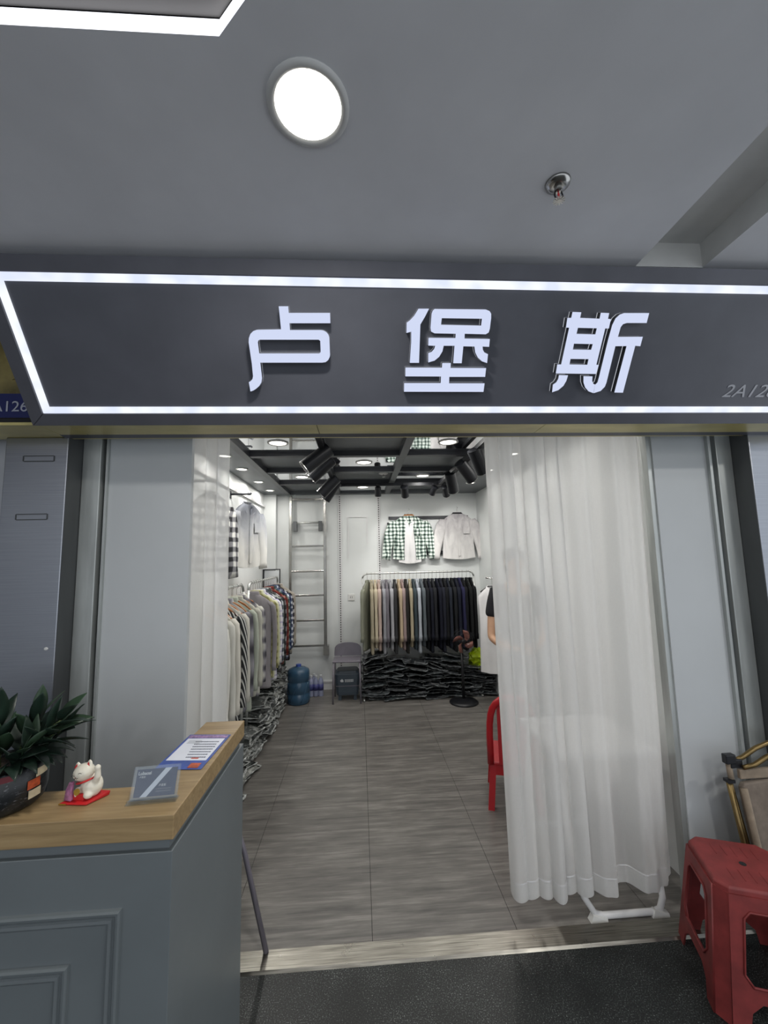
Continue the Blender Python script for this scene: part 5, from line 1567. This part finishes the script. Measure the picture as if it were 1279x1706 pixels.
link('brand_name', text_mesh('brand_name', 'Lubaosi', 0.012, 0.0002, 0.0, 0.0003), 'label_grey', cd, loc=(-0.054, -0.0016, 0.066), rot=(R(90), 0, 0))
link('brand_characters', text_mesh('brand_characters', '卢堡斯', 0.006, 0.0002), 'label_grey', cd, loc=(-0.050, -0.0016, 0.058), rot=(R(90), 0, 0))
link('person_title', text_mesh('person_title', '卢堡斯', 0.007, 0.0002), 'label_grey', cd, loc=(0.008, -0.0016, 0.034), rot=(R(90), 0, 0))
for k in range(2):
    obj('print_line', MB().box(0.002, 0.044, -0.0016, -0.0012, 0.020 + 0.006 * k, 0.0235 + 0.006 * k), 'print_grey', cd)

# flyer
t = empty('flyer', (-0.526, 1.3996, ZW), label='blue and white printed notice lying on the counter wing', cat='flyer')
def q2(pts, z):
    return MB().add([(x + 0.615, y - 1.637, zz) for zz in (z - 0.0008, z) for x, y in pts], [(3, 2, 1, 0), (4, 5, 6, 7), (0, 1, 5, 4), (1, 2, 6, 5), (2, 3, 7, 6), (3, 0, 4, 7)])
A, B_, C_, D_ = Vector((-0.688, 1.508)), Vector((-0.547, 1.489)), Vector((-0.520, 1.761)), Vector((-0.704, 1.788))
A = Vector((-0.700, 1.508)); B_ = Vector((-0.540, 1.493)); C_ = Vector((-0.524, 1.765)); D_ = Vector((-0.690, 1.782))
def bil(u, v):
    p = A.lerp(B_, u).lerp(D_.lerp(C_, u), v)
    return (p.x, p.y)
def fquad(u0, u1, v0, v1, z):
    return q2([bil(u0, v0), bil(u1, v0), bil(u1, v1), bil(u0, v1)], z)
obj('sheet', fquad(0, 1, 0, 1, 0.0012), 'paper_blue', t)
obj('white_field', fquad(0.06, 0.94, 0.22, 0.86, 0.0022), 'paper_white', t)
obj('title_band', fquad(0.04, 0.96, 0.88, 0.97, 0.0022), 'paper_pink', t)
obj('corner_motif', fquad(0.68, 0.90, 0.03, 0.15, 0.0022), 'orange', t)
pl = MB()
rr_ = random.Random(9)
for row in range(7):
    u = 0.32 + 0.02 * row
    v = 0.74 - 0.075 * row
    while u < 0.86:
        du = rr_.uniform(0.02, 0.045)
        m_ = fquad(u, u + du, v, v + 0.022, 0.0030)
        pl.add(m_.v, m_.f)
        u += du + 0.012
tag(obj('small_print', pl, 'print_grey', t), kind='stuff')
obj('red_print', fquad(0.58, 0.74, 0.26, 0.285, 0.0030), 'print_red', t)
obj('photo_box', fquad(0.14, 0.44, 0.70, 0.80, 0.0026), 'silver', t)

for nm in ('potted_plant', 'lucky_cat', 'card_stand', 'flyer'):
    bpy.data.objects[nm].scale = (SZ, SZ, SZ)

# ================================================================== RED STOOL, CAMP CHAIR
t = empty('plastic_stool', (1.487, 1.675, 0), (0, 0, R(-20)), label='dusty red plastic stool in front of the right side panel', cat='stool')
HT, TW, BW = 0.42, 0.145, 0.195
ch = 0.035
octo = lambda w_, c_: [(-w_ + c_, -w_), (w_ - c_, -w_), (w_, -w_ + c_), (w_, w_ - c_), (w_ - c_, w_), (-w_ + c_, w_), (-w_, w_ - c_), (-w_, -w_ + c_)]
seat = MB().loft([[(x, y, z) for x, y in octo(w_, c_)] for z, w_, c_ in ((HT - 0.035, TW + 0.004, ch), (HT - 0.006, TW, ch), (HT, TW - 0.006, ch))])
so = obj('seat', seat, 'red_plastic', t, bevel=0.003)
obj('hand_hole', MB().lathe([(0.001, 0.0), (0.012, 0.0), (0.012, 0.001), (0.001, 0.001)], (0.0, 0.0, HT), 16), 'gap', so)
for k in range(5):
    for s in (-1, 1):
        obj('grip_line', MB().obox((-0.07 + 0.035 * k, s * 0.07, HT + 0.0005), 0.0025, 0.06, 0.0015), 'red_plastic', so)
for k in range(4):
    rot = Matrix.Rotation(k * math.pi / 2, 4, 'Z')
    a = math.atan((BW - TW) / HT)
    sl_ = HT / math.cos(a)
    tw, bw = TW - ch + 0.004, BW - ch
    L0 = sl_ - 0.02
    wl = lambda v: bw + (tw - bw) * v / sl_
    outer = [(-bw - 0.0, 0.0), (-bw + 0.052, 0.0), (-bw + 0.065, 0.055), (-bw + 0.10, 0.085), (bw - 0.10, 0.085), (bw - 0.065, 0.055), (bw - 0.052, 0.0), (bw, 0.0), (tw, L0), (-tw, L0)]
    hole = [(-0.102, 0.165), (-0.080, 0.132), (0.080, 0.132), (0.102, 0.165), (0.078, 0.335), (0.058, 0.356), (-0.058, 0.356), (-0.078, 0.335)]
    me = poly_mesh('side_panel', outer, [hole], 0.006)
    # panel local: X along side, Y up the slope, Z outward
    mm = Matrix.Translation((0, -BW, 0)) @ Matrix.Rotation(R(90) - a, 4, 'X')
    me.transform(rot @ mm)
    link('side_panel', me, 'red_plastic', t)
    # corner leg strip joining two sides
    c0 = [(BW - ch, -BW, 0), (BW, -BW + ch, 0), (TW + 0.004, -TW - 0.004 + ch, HT - 0.02), (TW + 0.004 - ch, -TW - 0.004, HT - 0.02)]
    c1 = [(BW - ch - 0.004, -BW + 0.008, 0), (BW - 0.008, -BW + ch + 0.004, 0), (TW - 0.006, -TW + ch, HT - 0.02), (TW - ch, -TW + 0.006, HT - 0.02)]
    lm = MB().add([tuple(rot @ Vector(p)) for p in c0 + c1], [(0, 1, 2, 3), (7, 6, 5, 4), (0, 4, 5, 1), (1, 5, 6, 2), (2, 6, 7, 3), (3, 7, 4, 0)])
    obj('leg', lm, 'red_plastic', t)
    # rim around the window
    ring = [tuple(rot @ mm @ Vector((x, y, 0.008))) for x, y in hole]
    obj('window_rim', MB().tube(ring + [ring[0], ring[1]], 0.004, 6), 'red_plastic', t, smooth=True)

t = empty('camp_chair', (1.66, 1.895, 0), label='folded taupe canvas camp chair with brass tubes leaning by the right panel', cat='camp chair')
obj('frame_tube', MB().tube([(-0.020, -0.02, 0.62), (0.012, -0.03, 0.36), (0.05, -0.05, 0.0)], 0.011, 10), 'brass', t, smooth=True)
obj('frame_tube', MB().tube([(-0.004, -0.01, 0.60), (0.035, -0.02, 0.36), (0.08, -0.035, 0.0)], 0.011, 10), 'brass', t, smooth=True)
obj('frame_tube', MB().tube([(0.42, 0.0, 0.72), (0.42, -0.03, 0.0)], 0.011, 10), 'brass', t, smooth=True)
obj('joint', MB().box(-0.035, 0.012, -0.04, -0.012, 0.695, 0.735).box(-0.012, 0.045, -0.035, -0.01, 0.675, 0.712), 'black_plastic', t, bevel=0.004)
obj('tube_cap', MB().box(-0.034, -0.002, -0.038, -0.008, 0.615, 0.628), 'black_plastic', t)
obj('post', MB().tube([(-0.012, -0.02, 0.70), (-0.004, -0.02, 0.615)], 0.012, 10), 'canvas_light', t, smooth=True)
obj('arm_tube', MB().tube([(0.015, -0.02, 0.70), (0.06, -0.02, 0.715), (0.12, -0.025, 0.752), (0.18, -0.03, 0.775), (0.30, -0.03, 0.782)], 0.010, 10), 'brass', t, smooth=True)
obj('arm_tube', MB().tube([(0.035, -0.045, 0.683), (0.09, -0.045, 0.692), (0.14, -0.05, 0.722), (0.19, -0.05, 0.742), (0.30, -0.05, 0.748)], 0.010, 10), 'brass', t, smooth=True)
cv = MB()
cv.loft([[(0.005 + 0.028, -0.045, 0.615), (0.40, -0.045, 0.650), (0.40, -0.020, 0.650), (0.005 + 0.028, -0.020, 0.615)], [(0.02, -0.048, 0.595), (0.40, -0.05, 0.62), (0.40, -0.02, 0.62), (0.02, -0.02, 0.595)], [(0.045, -0.055, 0.38), (0.42, -0.06, 0.38), (0.42, -0.02, 0.38), (0.045, -0.02, 0.38)], [(0.075, -0.06, 0.16), (0.43, -0.06, 0.16), (0.43, -0.02, 0.16), (0.075, -0.02, 0.16)]])
obj('canvas_back', cv, 'canvas', t, bevel=0.006)
obj('canvas_band', MB().box(0.02, 0.40, -0.042, -0.024, 0.632, 0.672), 'canvas_light', t, bevel=0.004)
obj('canvas_edge', MB().tube([(0.020, -0.052, 0.60), (0.036, -0.058, 0.45), (0.055, -0.064, 0.28), (0.07, -0.066, 0.16)], 0.014, 8), 'canvas_light', t, smooth=True)
